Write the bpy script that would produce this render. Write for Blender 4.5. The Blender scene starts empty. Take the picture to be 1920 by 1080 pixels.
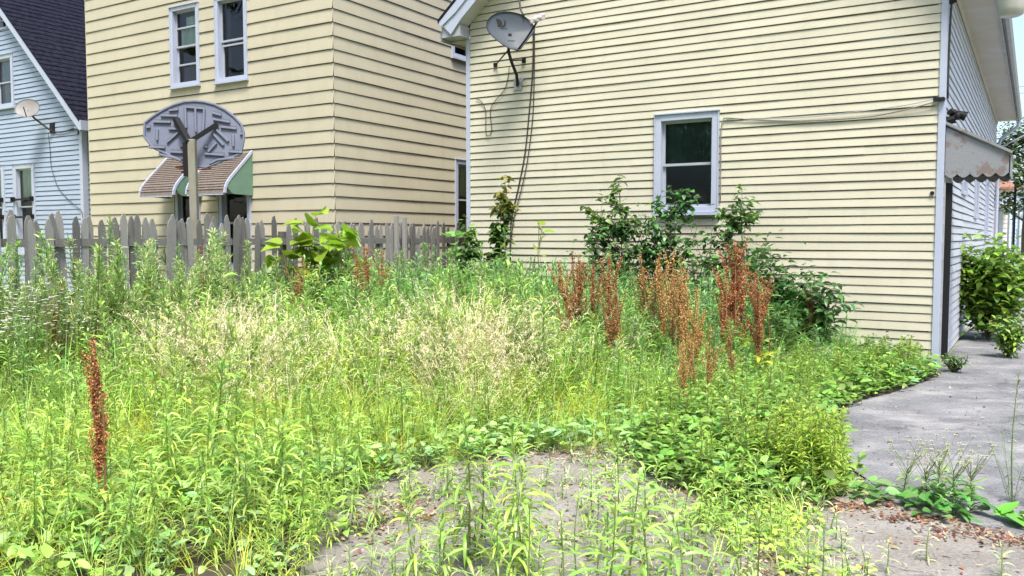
import bpy, math, random
import numpy as np
from mathutils import Vector, Matrix

R = math.radians
rnd = random.Random(11)
rng = np.random.default_rng(5)
scene = bpy.context.scene

# ------------------------------------------------------------------ camera
CAM_H = 1.6
cd = bpy.data.cameras.new('camera')
cam = bpy.data.objects.new('camera', cd)
scene.collection.objects.link(cam)
cam.location = (0, 0, CAM_H)
cam.rotation_euler = (R(90 - 3.42), 0, 0)
cd.sensor_width = 36
cd.lens = 36 * 1590 / 1920
cd.clip_end = 2000
cd.clip_start = 0.05
scene.camera = cam

# ------------------------------------------------------------------ sky, sun, exposure
SUN_EL, SUN_AZ = 64, 174        # azimuth clockwise from +Y (north); the sun stands behind the camera, a little left
world = bpy.data.worlds.new('World')
scene.world = world
world.use_nodes = True
wt = world.node_tree
sky = wt.nodes.new('ShaderNodeTexSky')
sky.sky_type = 'NISHITA'
sky.sun_disc = False
sky.sun_elevation = R(SUN_EL)
sky.sun_rotation = R(SUN_AZ)
sky.air_density = 1.0
sky.dust_density = 3.0
sky.ozone_density = 1.0
bg = wt.nodes['Background']
wt.links.new(sky.outputs[0], bg.inputs[0])
bg.inputs[1].default_value = 0.15
sl = bpy.data.lights.new('sun', 'SUN')
sl.energy = 2.9
sl.angle = R(17)
sl.color = (1.0, 0.95, 0.86)
sun = bpy.data.objects.new('sun', sl)
scene.collection.objects.link(sun)
_d = Vector((math.sin(R(SUN_AZ)) * math.cos(R(SUN_EL)), math.cos(R(SUN_AZ)) * math.cos(R(SUN_EL)), math.sin(R(SUN_EL))))
sun.rotation_euler = _d.to_track_quat('Z', 'Y').to_euler()
scene.view_settings.view_transform = 'Standard'
scene.view_settings.look = 'None'
scene.view_settings.gamma = 1
scene.view_settings.exposure = 1.25
scene.cycles.max_bounces = 7
scene.cycles.transparent_max_bounces = 8

# ------------------------------------------------------------------ materials
def mat(name, col, rough=0.7, spec=0.3, metal=0.0, var=0.0, vscale=4.0, bump=0.0, bscale=60.0, var2=None, stretch=None, detail=5.0):
    """procedural material: base colour varied by noise towards var2, with noise bump"""
    m = bpy.data.materials.new(name)
    m.use_nodes = True
    t = m.node_tree
    p = t.nodes['Principled BSDF']
    p.inputs['Roughness'].default_value = rough
    p.inputs['Specular IOR Level'].default_value = spec
    p.inputs['Metallic'].default_value = metal
    p.inputs['Base Color'].default_value = (*col, 1)
    tc = t.nodes.new('ShaderNodeTexCoord')
    mp = t.nodes.new('ShaderNodeMapping')
    t.links.new(tc.outputs['Object'], mp.inputs[0])
    if stretch: mp.inputs['Scale'].default_value = stretch
    if var2 is None: var2 = tuple(c * (1 - var) for c in col)
    n = t.nodes.new('ShaderNodeTexNoise')
    n.inputs['Scale'].default_value = vscale
    n.inputs['Detail'].default_value = detail
    n.inputs['Roughness'].default_value = 0.65
    t.links.new(mp.outputs[0], n.inputs['Vector'])
    r = t.nodes.new('ShaderNodeValToRGB')
    r.color_ramp.elements[0].position = 0.35
    r.color_ramp.elements[1].position = 0.68
    r.color_ramp.elements[0].color = (*var2, 1)
    r.color_ramp.elements[1].color = (*col, 1)
    t.links.new(n.outputs['Fac'], r.inputs[0])
    t.links.new(r.outputs[0], p.inputs['Base Color'])
    if bump:
        n2 = t.nodes.new('ShaderNodeTexNoise')
        n2.inputs['Scale'].default_value = bscale
        n2.inputs['Detail'].default_value = 6
        t.links.new(mp.outputs[0], n2.inputs['Vector'])
        b = t.nodes.new('ShaderNodeBump')
        b.inputs['Strength'].default_value = bump
        b.inputs['Distance'].default_value = 0.01
        t.links.new(n2.outputs['Fac'], b.inputs['Height'])
        t.links.new(b.outputs[0], p.inputs['Normal'])
    return m

def siding_mat(name, col, dirt, amount=0.35):
    """painted siding: soft streaky grime and a few specks"""
    m = mat(name, col, rough=0.55, spec=0.25, var2=tuple(c * 0.93 for c in col), vscale=1.1, bump=0.12, bscale=45)
    t = m.node_tree
    p = t.nodes['Principled BSDF']
    base = p.inputs['Base Color'].links[0].from_socket
    tc = t.nodes.new('ShaderNodeTexCoord')
    mp = t.nodes.new('ShaderNodeMapping'); mp.inputs['Scale'].default_value = (2.2, 2.2, 0.5)
    t.links.new(tc.outputs['Object'], mp.inputs[0])
    n = t.nodes.new('ShaderNodeTexNoise'); n.inputs['Scale'].default_value = 2.2; n.inputs['Detail'].default_value = 8; n.inputs['Roughness'].default_value = 0.72
    t.links.new(mp.outputs[0], n.inputs['Vector'])
    r = t.nodes.new('ShaderNodeValToRGB'); r.color_ramp.elements[0].position = 0.5; r.color_ramp.elements[1].position = 0.8
    r.color_ramp.elements[0].color = (0, 0, 0, 1); r.color_ramp.elements[1].color = (amount,) * 3 + (1,)
    t.links.new(n.outputs['Fac'], r.inputs[0])
    v = t.nodes.new('ShaderNodeTexNoise'); v.inputs['Scale'].default_value = 22; v.inputs['Detail'].default_value = 3
    t.links.new(tc.outputs['Object'], v.inputs['Vector'])
    r2 = t.nodes.new('ShaderNodeValToRGB'); r2.color_ramp.elements[0].position = 0.70; r2.color_ramp.elements[1].position = 0.76
    r2.color_ramp.elements[0].color = (0, 0, 0, 1); r2.color_ramp.elements[1].color = (0.3, 0.3, 0.3, 1)
    t.links.new(v.outputs['Fac'], r2.inputs[0])
    ad = t.nodes.new('ShaderNodeMath'); ad.operation = 'ADD'; ad.use_clamp = True
    t.links.new(r.outputs[0], ad.inputs[0]); t.links.new(r2.outputs[0], ad.inputs[1])
    mx = t.nodes.new('ShaderNodeMix'); mx.data_type = 'RGBA'
    t.links.new(ad.outputs[0], mx.inputs['Factor'])
    t.links.new(base, mx.inputs['A']); mx.inputs['B'].default_value = (*dirt, 1)
    t.links.new(mx.outputs['Result'], p.inputs['Base Color'])
    return m

def leaf_mat(name, trans=0.38, rough=0.45, spec=0.35):
    """plant tissue: its own colour comes from the leaf colour attribute, light also passes through"""
    m = bpy.data.materials.new(name); m.use_nodes = True
    t = m.node_tree; p = t.nodes['Principled BSDF']; out = t.nodes['Material Output']
    a = t.nodes.new('ShaderNodeAttribute'); a.attribute_name = 'tint'
    oi = t.nodes.new('ShaderNodeObjectInfo')
    mr = t.nodes.new('ShaderNodeMapRange'); mr.inputs['To Min'].default_value = 0.82; mr.inputs['To Max'].default_value = 1.15
    t.links.new(oi.outputs['Random'], mr.inputs['Value'])
    hs = t.nodes.new('ShaderNodeHueSaturation')
    t.links.new(mr.outputs[0], hs.inputs['Value']); t.links.new(a.outputs['Color'], hs.inputs['Color'])
    t.links.new(hs.outputs[0], p.inputs['Base Color'])
    p.inputs['Roughness'].default_value = rough; p.inputs['Specular IOR Level'].default_value = spec
    tr = t.nodes.new('ShaderNodeBsdfTranslucent')
    g = t.nodes.new('ShaderNodeGamma'); g.inputs[1].default_value = 0.9
    t.links.new(hs.outputs[0], g.inputs[0]); t.links.new(g.outputs[0], tr.inputs[0])
    mx = t.nodes.new('ShaderNodeMixShader'); mx.inputs[0].default_value = trans
    t.links.new(p.outputs[0], mx.inputs[1]); t.links.new(tr.outputs[0], mx.inputs[2])
    t.links.new(mx.outputs[0], out.inputs['Surface'])
    return m

def glass_mat():
    m = bpy.data.materials.new('window_glass'); m.use_nodes = True
    t = m.node_tree; out = t.nodes['Material Output']; t.nodes.remove(t.nodes['Principled BSDF'])
    tr = t.nodes.new('ShaderNodeBsdfTransparent'); tr.inputs[0].default_value = (0.86, 0.90, 0.88, 1)
    gl = t.nodes.new('ShaderNodeBsdfGlossy'); gl.inputs['Roughness'].default_value = 0.02
    fr = t.nodes.new('ShaderNodeFresnel'); fr.inputs[0].default_value = 1.5
    tc = t.nodes.new('ShaderNodeTexCoord'); n = t.nodes.new('ShaderNodeTexNoise'); n.inputs['Scale'].default_value = 2.5
    t.links.new(tc.outputs['Object'], n.inputs['Vector'])
    b = t.nodes.new('ShaderNodeBump'); b.inputs['Strength'].default_value = 0.15; b.inputs['Distance'].default_value = 0.02
    t.links.new(n.outputs['Fac'], b.inputs['Height']); t.links.new(b.outputs[0], gl.inputs['Normal'])
    mx = t.nodes.new('ShaderNodeMixShader')
    t.links.new(fr.outputs[0], mx.inputs[0]); t.links.new(tr.outputs[0], mx.inputs[1]); t.links.new(gl.outputs[0], mx.inputs[2])
    t.links.new(mx.outputs[0], out.inputs['Surface'])
    return m

M = {}
M['sidA'] = siding_mat('peach_siding', (0.425, 0.393, 0.295), (0.30, 0.25, 0.17), 0.30)
M['sidB'] = siding_mat('cream_vinyl', (0.484, 0.464, 0.367), (0.32, 0.30, 0.21), 0.36)
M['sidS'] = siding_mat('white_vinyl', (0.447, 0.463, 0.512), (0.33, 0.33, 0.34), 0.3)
M['sidC'] = siding_mat('pale_blue_vinyl', (0.293, 0.351, 0.450), (0.26, 0.30, 0.36), 0.2)
M['sidD'] = siding_mat('pinkish_siding', (0.72, 0.64, 0.64), (0.45, 0.4, 0.4), 0.2)
M['sidE'] = siding_mat('blue_siding', (0.45, 0.58, 0.78), (0.3, 0.35, 0.5), 0.2)
M['trim'] = mat('white_trim', (0.374, 0.413, 0.517), rough=0.45, var=0.08, vscale=3, bump=0.05)
M['trim2'] = mat('weathered_trim', (0.340, 0.355, 0.385), rough=0.55, var=0.25, vscale=5, bump=0.1)
M['soffit'] = mat('soffit_paint', (0.465, 0.465, 0.450), rough=0.6, var2=(0.42, 0.38, 0.34), vscale=1.6, bump=0.1, stretch=(1, 1, 1))
M['glass'] = glass_mat()
M['curtain'] = mat('curtain_cloth', (0.60, 0.76, 0.70), rough=0.9, var=0.35, vscale=2.0, stretch=(8, 8, .6))
M['curtain2'] = mat('dark_curtain', (0.10, 0.08, 0.10), rough=0.9, var=0.5, vscale=2.0, stretch=(6, 6, .6))
M['screen'] = mat('dark_insect_screen', (0.035, 0.045, 0.05), rough=0.8, var=0.3)
M['screen2'] = mat('dark_green_blind', (0.06, 0.115, 0.105), rough=0.8, var=0.5, vscale=1.5)
M['sash'] = mat('sash_paint', (0.339, 0.366, 0.427), rough=0.45, var=0.12, vscale=4)
M['dark'] = mat('door_and_hood_shade_black', (0.012, 0.012, 0.014), rough=0.9)  # black of the side door; also paints the shade under the hood
M['shing'] = mat('slate_blue_shingles', (0.021, 0.022, 0.036), rough=1.0, spec=0.05, var2=(0.008, 0.009, 0.016), vscale=9, bump=0.8, bscale=120, stretch=(1, 1, 1))
M['black'] = mat('black_metal', (0.010, 0.010, 0.011), rough=0.55, spec=0.25)
M['cable'] = mat('cable_rubber', (0.035, 0.035, 0.035), rough=0.6)
M['greycable'] = mat('grey_cable', (0.22, 0.22, 0.21), rough=0.6, var=0.3)
M['steel'] = mat('grey_dish_paint', (0.057, 0.072, 0.093), rough=0.5, spec=0.25, var=0.15, vscale=3)
M['steel2'] = mat('pale_dish_paint', (0.20, 0.22, 0.235), rough=0.5, var2=(0.20, 0.16, 0.13), vscale=3)
M['lnb'] = mat('receiver_plastic', (0.350, 0.322, 0.329), rough=0.5, var=0.1)
M['plastic'] = mat('grey_blue_plastic', (0.144, 0.161, 0.221), rough=0.6, spec=0.25, var=0.14, vscale=5, bump=0.05)
M['pole'] = mat('weathered_pole', (0.240, 0.232, 0.200), rough=0.6, var2=(0.17, 0.16, 0.12), vscale=8, stretch=(1, 1, .3))
M['awnG'] = mat('green_aluminium', (0.138, 0.240, 0.173), rough=0.45, var=0.15, vscale=3)
M['awnT'] = mat('brown_awning_slats', (0.168, 0.142, 0.122), rough=0.7, var2=(0.119, 0.091, 0.077), vscale=14, bump=0.3)
M['tin'] = mat('peeling_white_tin', (0.204, 0.215, 0.234), rough=0.55, var2=(0.17, 0.14, 0.13), vscale=6.0, bump=0.25, bscale=30)
M['tin'].node_tree.nodes['Color Ramp'].color_ramp.elements[0].position = 0.40
M['tin'].node_tree.nodes['Color Ramp'].color_ramp.elements[1].position = 0.47
M['wood'] = mat('weathered_grey_wood', (0.205, 0.199, 0.185), rough=0.9, var2=(0.15, 0.15, 0.155), vscale=10, bump=0.6, bscale=22, stretch=(6, 6, .35), detail=8)
M['brick'] = mat('brown_brick', (0.30, 0.15, 0.11), rough=0.9, var=0.4, vscale=12)
M['soil'] = mat('bare_soil', (0.07, 0.055, 0.04), rough=1.0, var2=(0.03, 0.025, 0.02), vscale=3, bump=0.8, bscale=14)
M['lamp'] = mat('lamp_refractor', (0.420, 0.420, 0.399), rough=0.25, spec=0.5, var=0.2, vscale=6)
M['ball'] = mat('orange_rim_paint', (0.35, 0.10, 0.04), rough=0.5, var=0.4)
M['leaf'] = leaf_mat('leaf_tissue', 0.30, rough=0.40, spec=0.6)
M['dry'] = leaf_mat('dry_stalk_tissue', 0.25, rough=0.7, spec=0.2)
M['bark'] = mat('thin_bark', (0.13, 0.10, 0.07), rough=0.9, var=0.4, vscale=20)

_t = M['wood'].node_tree; _p = _t.nodes['Principled BSDF']; _b = _p.inputs['Base Color'].links[0].from_socket
_oi = _t.nodes.new('ShaderNodeObjectInfo'); _mr = _t.nodes.new('ShaderNodeMapRange'); _mr.inputs['To Min'].default_value = .55; _mr.inputs['To Max'].default_value = 1.45
_t.links.new(_oi.outputs['Random'], _mr.inputs['Value']); _h = _t.nodes.new('ShaderNodeHueSaturation'); _t.links.new(_mr.outputs[0], _h.inputs['Value']); _t.links.new(_b, _h.inputs['Color']); _t.links.new(_h.outputs[0], _p.inputs['Base Color'])
def ground_mat(name, c1, c2, stain, speck=0.5):
    m = mat(name, c1, rough=0.9, spec=0.2, var2=c2, vscale=1.6, bump=0.9, bscale=45, detail=10)
    t = m.node_tree; p = t.nodes['Principled BSDF']; base = p.inputs['Base Color'].links[0].from_socket
    tc = t.nodes.new('ShaderNodeTexCoord')
    # fine aggregate
    v = t.nodes.new('ShaderNodeTexNoise'); v.inputs['Scale'].default_value = 48; v.inputs['Detail'].default_value = 8; v.inputs['Roughness'].default_value = 0.8
    t.links.new(tc.outputs['Object'], v.inputs['Vector'])
    r = t.nodes.new('ShaderNodeValToRGB'); r.color_ramp.elements[0].position = 0.38; r.color_ramp.elements[1].position = 0.66
    r.color_ramp.elements[0].color = (0.55, 0.55, 0.54, 1); r.color_ramp.elements[1].color = (1.30, 1.30, 1.30, 1)
    t.links.new(v.outputs['Fac'], r.inputs[0])
    mu = t.nodes.new('ShaderNodeMix'); mu.data_type = 'RGBA'; mu.blend_type = 'MULTIPLY'; mu.inputs['Factor'].default_value = speck
    t.links.new(base, mu.inputs['A']); t.links.new(r.outputs[0], mu.inputs['B'])
    # stains drawn out in one direction
    mp = t.nodes.new('ShaderNodeMapping'); mp.inputs['Scale'].default_value = (0.9, 1.5, 1); mp.inputs['Rotation'].default_value = (0, 0, -0.55)
    t.links.new(tc.outputs['Object'], mp.inputs[0])
    n = t.nodes.new('ShaderNodeTexNoise'); n.inputs['Scale'].default_value = 1.7; n.inputs['Detail'].default_value = 8; n.inputs['Roughness'].default_value = 0.7
    t.links.new(mp.outputs[0], n.inputs['Vector'])
    r3 = t.nodes.new('ShaderNodeValToRGB'); r3.color_ramp.elements[0].position = 0.48; r3.color_ramp.elements[1].position = 0.66
    r3.color_ramp.elements[0].color = (0, 0, 0, 1); r3.color_ramp.elements[1].color = (0.7, 0.7, 0.7, 1)
    t.links.new(n.outputs['Fac'], r3.inputs[0])
    mx = t.nodes.new('ShaderNodeMix'); mx.data_type = 'RGBA'
    t.links.new(r3.outputs[0], mx.inputs['Factor']); t.links.new(mu.outputs['Result'], mx.inputs['A']); mx.inputs['B'].default_value = (*stain, 1)
    # hairline cracks
    nw = t.nodes.new('ShaderNodeTexNoise'); nw.inputs['Scale'].default_value = 3.0
    t.links.new(tc.outputs['Object'], nw.inputs['Vector'])
    mxv = t.nodes.new('ShaderNodeMix'); mxv.data_type = 'RGBA'; mxv.inputs['Factor'].default_value = 0.42
    t.links.new(tc.outputs['Object'], mxv.inputs['A']); t.links.new(nw.outputs['Color'], mxv.inputs['B'])
    vo = t.nodes.new('ShaderNodeTexVoronoi'); vo.feature = 'DISTANCE_TO_EDGE'; vo.inputs['Scale'].default_value = 0.65
    t.links.new(mxv.outputs['Result'], vo.inputs['Vector'])
    r4 = t.nodes.new('ShaderNodeValToRGB'); r4.color_ramp.elements[0].position = 0.0; r4.color_ramp.elements[1].position = 0.007
    r4.color_ramp.elements[0].color = (0.6, 0.6, 0.6, 1); r4.color_ramp.elements[1].color = (0, 0, 0, 1)
    t.links.new(vo.outputs['Distance'], r4.inputs[0])
    mc = t.nodes.new('ShaderNodeMix'); mc.data_type = 'RGBA'
    t.links.new(r4.outputs[0], mc.inputs['Factor']); t.links.new(mx.outputs['Result'], mc.inputs['A']); mc.inputs['B'].default_value = (0.06, 0.055, 0.05, 1)
    t.links.new(mc.outputs['Result'], p.inputs['Base Color'])
    return m
M['asphalt'] = ground_mat('worn_grey_asphalt', (0.215, 0.219, 0.232), (0.115, 0.118, 0.128), (0.30, 0.292, 0.29), 0.9)
M['concrete'] = ground_mat('rough_concrete', (0.275, 0.262, 0.245), (0.17, 0.158, 0.142), (0.20, 0.175, 0.14), 0.8)
M['verge'] = ground_mat('dry_verge', (0.40, 0.40, 0.20), (0.22, 0.30, 0.10), (0.45, 0.40, 0.28), 0.8)

# ------------------------------------------------------------------ mesh helpers
class MB:
    def __init__(s): s.v = []; s.f = []; s.mi = []; s.m = 0
    def add(s, vs, fs):
        o = len(s.v); s.v += [tuple(v) for v in vs]; s.f += [tuple(o + i for i in f) for f in fs]; s.mi += [s.m] * len(fs)
    def box(s, fr, a, b):
        x0, y0, z0 = a; x1, y1, z1 = b
        vs = [fr @ Vector(p) for p in ((x0,y0,z0),(x1,y0,z0),(x1,y1,z0),(x0,y1,z0),(x0,y0,z1),(x1,y0,z1),(x1,y1,z1),(x0,y1,z1))]
        s.add(vs, [(0,3,2,1),(4,5,6,7),(0,1,5,4),(1,2,6,5),(2,3,7,6),(3,0,4,7)])
    def bar(s, p, q, w, h=None, up=Vector((0,0,1))):
        """rectangular bar from p to q"""
        h = h or w; p = Vector(p); q = Vector(q); d = (q - p).normalized()
        a = d.cross(up)
        if a.length < 1e-4: a = d.cross(Vector((1,0,0)))
        a.normalize(); b = a.cross(d).normalized()
        vs = []
        for c in (p, q):
            for sx, sy in ((-1,-1),(1,-1),(1,1),(-1,1)): vs.append(c + a*sx*w/2 + b*sy*h/2)
        s.add(vs, [(0,1,2,3),(7,6,5,4),(0,4,5,1),(1,5,6,2),(2,6,7,3),(3,7,4,0)])
    def tube(s, pts, r, n=8, r1=None):
        pts = [Vector(p) for p in pts]; k = len(pts); r1 = r if r1 is None else r1
        vs = []; fs = []; prev = None
        for i, c in enumerate(pts):
            d = (pts[min(i+1,k-1)] - pts[max(i-1,0)]).normalized()
            if prev is None:
                a = d.cross(Vector((0,0,1)))
                if a.length < 1e-3: a = d.cross(Vector((1,0,0)))
            else:
                a = prev - d * prev.dot(d)
            a.normalize(); prev = a; b = d.cross(a)
            rr = r + (r1 - r) * i / max(k-1, 1)
            for j in range(n):
                t = 2*math.pi*j/n; vs.append(c + (a*math.cos(t) + b*math.sin(t))*rr)
        for i in range(k-1):
            for j in range(n):
                j2 = (j+1) % n; fs.append((i*n+j, i*n+j2, (i+1)*n+j2, (i+1)*n+j))
        fs.append(tuple(range(n))[::-1]); fs.append(tuple((k-1)*n+j for j in range(n)))
        s.add(vs, fs)
    def prism(s, poly, d):
        """extrude a planar polygon (list of Vectors) by the vector d"""
        n = len(poly); vs = [Vector(p) for p in poly] + [Vector(p) + d for p in poly]
        s.add(vs, [tuple(range(n))[::-1], tuple(range(n, 2*n))] + [(i, (i+1) % n, n+(i+1) % n, n+i) for i in range(n)])
    def lathe(s, c, prof, n=20, ax=None):
        """prof: (radius, height) pairs; ax: 4x4 frame"""
        fr = ax or Matrix.Translation(c); k = len(prof); vs = []; fs = []
        for r, z in prof:
            for j in range(n):
                t = 2*math.pi*j/n; vs.append(fr @ Vector((r*math.cos(t), r*math.sin(t), z)))
        for i in range(k-1):
            for j in range(n):
                j2 = (j+1) % n; fs.append((i*n+j, i*n+j2, (i+1)*n+j2, (i+1)*n+j))
        s.add(vs, fs)

def link(o): scene.collection.objects.link(o); return o
def tag(o, label=None, cat=None, group=None, kind=None):
    if label: o['label'] = label
    if cat: o['category'] = cat
    if group: o['group'] = group
    if kind: o['kind'] = kind
    return o
def empty(name, loc, label=None, cat=None, group=None):
    o = link(bpy.data.objects.new(name, None)); o.location = loc; o.empty_display_size = 0.1
    return tag(o, label, cat, group)
def worldloc(o):
    l = Vector(o.location); p = o.parent
    while p: l += Vector(p.location); p = p.parent
    return l
def build(name, mb, mats, parent=None, smooth=False, bevel=0, loc=None):
    """mesh in world coordinates; stored relative to its parent (or to loc)"""
    off = worldloc(parent) if parent else Vector(loc or (0,0,0))
    me = bpy.data.meshes.new(name)
    me.from_pydata([tuple(Vector(v) - off) for v in mb.v], [], mb.f)
    for m in (mats if isinstance(mats, (list, tuple)) else [mats]): me.materials.append(m)
    me.polygons.foreach_set('material_index', mb.mi)
    if smooth: me.polygons.foreach_set('use_smooth', [True]*len(mb.f))
    me.update()
    o = link(bpy.data.objects.new(name, me))
    if parent: o.parent = parent
    elif loc: o.location = loc
    if bevel:
        b = o.modifiers.new('bevel', 'BEVEL'); b.width = bevel; b.segments = 2; b.limit_method = 'ANGLE'
    return o

def frame(o, ax, ay):
    return Matrix(((ax[0], ay[0], 0, o[0]), (ax[1], ay[1], 0, o[1]), (0, 0, 1, 0), (0, 0, 0, 1)))
TH = R(31.6)
d1 = Vector((math.sin(TH), math.cos(TH), 0)); d2 = Vector((-math.cos(TH), math.sin(TH), 0))
def fr_front(o): return frame(o, d2, -d1)     # x to the left along the front, y out of the wall towards the viewer
def fr_right(o): return frame(o, d1, -d2)     # x away from the viewer along the side, y out of the wall to the right

def siding(mb, fr, e, x0, x1, z0, z1, holes=(), lip=0.016, gap=0.010, back=0.02, xl=None, xr=None, ripple=0.0015):
    """lapped siding with real laps: each course leans out to its butt and a dark slot lies under it"""
    xl = xl or (lambda z: x0); xr = xr or (lambda z: x1)
    zs = sorted(set([z0, z1] + [z for h in holes for z in (h[2], h[3]) if z0 < z < z1]))
    k = int((z1 - z0) / e) + 1
    r = random.Random(int(z1*100) + int(x1*10))
    for i in range(k):
        zb = z0 + i*e
        cuts = [x0-1]; x = x0 + r.uniform(.4, 3.6)
        while x < x1 - .3: cuts.append(x); x += r.uniform(2.2, 3.7)
        cuts.append(x1+1)
        for pi in range(len(cuts)-1):
            pa, pb = cuts[pi], cuts[pi+1] + (.0 if pi == len(cuts)-2 else .012)
            l = lip + r.uniform(-ripple, ripple)*1.6 + (.0015 if pi % 2 else 0); dz_ = r.uniform(-.0016, .0016)
            slope_ = r.uniform(-.0012, .0012); g_ = gap*r.uniform(.8, 1.25); top_ = .002 + (.0015 if pi % 2 else 0)
            segs = [((zb+dz_, -back), (zb+dz_, l)), ((zb+dz_, l), (zb + e*0.1, l - 0.001)), ((zb + e*0.1, l - 0.001), (zb+e-g_, top_)), ((zb+e-g_, top_), (zb+e-g_, -back)), ((zb+e-g_, -back), (zb+e+.002, -back))]
            for za, zc in zip(zs[:-1], zs[1:]):
                hs = sorted([h for h in holes if h[2] <= za + 1e-6 and h[3] >= zc - 1e-6])
                iv = []; cur = xl
                for h in hs:
                    iv.append((cur, (lambda z, a=h[0]: a))); cur = (lambda z, a=h[1]: a)
                iv.append((cur, xr))
                for (p, q) in segs:
                    if p[0] == q[0]:
                        if not (za <= p[0] < zc): continue
                        a, b = p, q
                    else:
                        lo = max(p[0], za); hi = min(q[0], zc)
                        if hi - lo < 1e-5: continue
                        f = lambda z: p[1] + (q[1]-p[1])*(z-p[0])/(q[0]-p[0])
                        a, b = (lo, f(lo)), (hi, f(hi))
                    for L0, R0 in iv:
                        L = lambda z: max(L0(z), pa); Rr = lambda z: min(R0(z), pb)
                        if Rr(a[0]) - L(a[0]) < 1e-4 and Rr(b[0]) - L(b[0]) < 1e-4: continue
                        n = max(1, int((Rr(a[0]) - L(a[0])) / .6))
                        for j in range(n):
                            t0, t1 = j/n, (j+1)/n
                            X = lambda z, t: L(z) + max(Rr(z) - L(z), 0)*t
                            wv = lambda x_: .0013*math.sin(x_*2.1+i*1.7) + .0009*math.sin(x_*5.3+i)
                            c4 = [(X(a[0], t0), a), (X(a[0], t1), a), (X(b[0], t1), b), (X(b[0], t0), b)]
                            mb.add([fr @ Vector((x_, y_[1] + wv(x_)*(y_[1] > 0), y_[0] + wv(x_+3)*.9)) for x_, y_ in c4], [(0,1,2,3)])

def window(house, fr, x0, x1, z0, z1, trim=0.09, rail=None, curtain=None, top_glass=True, extra=(), out=0.035, sill=True, label=None, dark_low=False):
    """double hung window: outer rectangle x0..x1, z0..z1; children pane, sash, curtain, sill"""
    w = MB(); t = trim
    for a, b in (((x0, -0.10, z0), (x0+t, out, z1)), ((x1-t, -0.10, z0), (x1, out, z1)), ((x0+t, -0.10, z1-t), (x1-t, out+.003, z1)), ((x0+t, -0.10, z0), (x1-t, out+.003, z0+t))):
        w.box(fr, a, b)
    # raised outer bead, drip cap
    w.box(fr, (x0-.02, -0.02, z1), (x1+.02, out+.025, z1+.022))
    w.box(fr, (x0-.012, -0.02, z0), (x0, out+.012, z1)); w.box(fr, (x1, -0.02, z0), (x1+.012, out+.012, z1))
    o = build('window', w, M['trim'], house, bevel=0.004)
    if label: o['label'] = label
    ix0, ix1, iz0, iz1 = x0+t, x1-t, z0+t, z1-t
    zr = rail if rail else (iz0+iz1)/2
    s = MB(); sw = 0.035
    for (za, zb, y) in ((zr, iz1, -0.045), (iz0, zr+.03, -0.075)):
        s.box(fr, (ix0, y-.03, za), (ix0+sw, y, zb)); s.box(fr, (ix1-sw, y-.03, za), (ix1, y, zb))
        s.box(fr, (ix0+sw, y-.03, zb-sw), (ix1-sw, y+.002, zb)); s.box(fr, (ix0+sw, y-.03, za), (ix1-sw, y+.002, za+sw))
    for z in extra: s.box(fr, (ix0+sw, -.09, z), (ix1-sw, -.04, z+.03))
    build('sash', s, M['sash'], o)
    for (za, zb, y) in ((zr+sw, iz1-sw, -0.06), (iz0+sw, zr+.03-sw, -0.09)):
        g = MB(); g.add([fr @ Vector(p) for p in ((ix0+sw-.004, y, za-.004), (ix1-sw+.004, y, za-.004), (ix1-sw+.004, y, zb+.004), (ix0+sw-.004, y, zb+.004))], [(0,1,2,3)])
        if (fr.to_3x3() @ Vector((1, 0, 0))).cross(Vector((0, 0, 1))).dot(fr.to_3x3() @ Vector((0, 1, 0))) < 0: g.f = [f[::-1] for f in g.f]
        build('pane', g, M['glass'], o)
    if sill:
        q = MB(); q.box(fr, (x0-.03, -.02, z0-.035), (x1+.03, out+.05, z0-.002)); build('sill', q, M['trim'], o)
    if curtain:
        for (cx0, cx1, cz0, cz1, mm) in curtain:
            c = MB(); n = 24
            vs = []; fs = []
            for i in range(n+1):
                x = cx0 + (cx1-cx0)*i/n; y = -.125 + .012*math.sin(i*1.9) + .006*math.sin(i*4.1)
                vs += [fr @ Vector((x, y, cz0)), fr @ Vector((x, y, cz1))]
            for i in range(n): fs.append((2*i, 2*i+2, 2*i+3, 2*i+1))
            c.add(vs, fs); build('curtain', c, M[mm], o, smooth=True)
    return o

# ------------------------------------------------------------------ ground
def sheet(name, poly, z, m, label, th=None):
    mb = MB(); mb.add([(x, y, z) for x, y in poly], [tuple(range(len(poly)))])
    o = build(name, mb, m); o['kind'] = 'structure'; return o
sheet('ground', [(-600, -300), (600, -300), (600, 900), (-600, 900)], -0.012, M['verge'], '')
FIELD = [(-9, 2.6), (-0.7, 2.6), (-0.81, 3.93), (-0.96, 4.86), (-0.72, 5.64), (-.23, 6.13), (.33, 6.5), (.77, 6.3), (1.04, 5.75), (1.34, 5.5), (1.88, 5.55), (2.16, 5.6), (2.32, 6.06), (2.69, 7.1), (3.26, 8.1), (3.76, 8.55), (4.39, 9.15), (4.95, 9.75), (5.13, 10.2), (-0.75, 13.8), (0.5, 18), (-8, 18)]
sheet('soil_bed', FIELD, -0.004, M['soil'], '')
# driveway asphalt, running back along the side of the house and to the right
asph = [(2.30, 5.05), (2.36, 6.05), (2.72, 7.1), (3.28, 8.1), (3.78, 8.55), (4.41, 9.15), (4.97, 9.75), (5.16, 10.2), (13.6, 23.9), (16.5, 28), (22, 30), (30, 26), (12, 3.2), (2.9, 4.18), (2.63, 4.52), (2.42, 4.72)]
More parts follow.
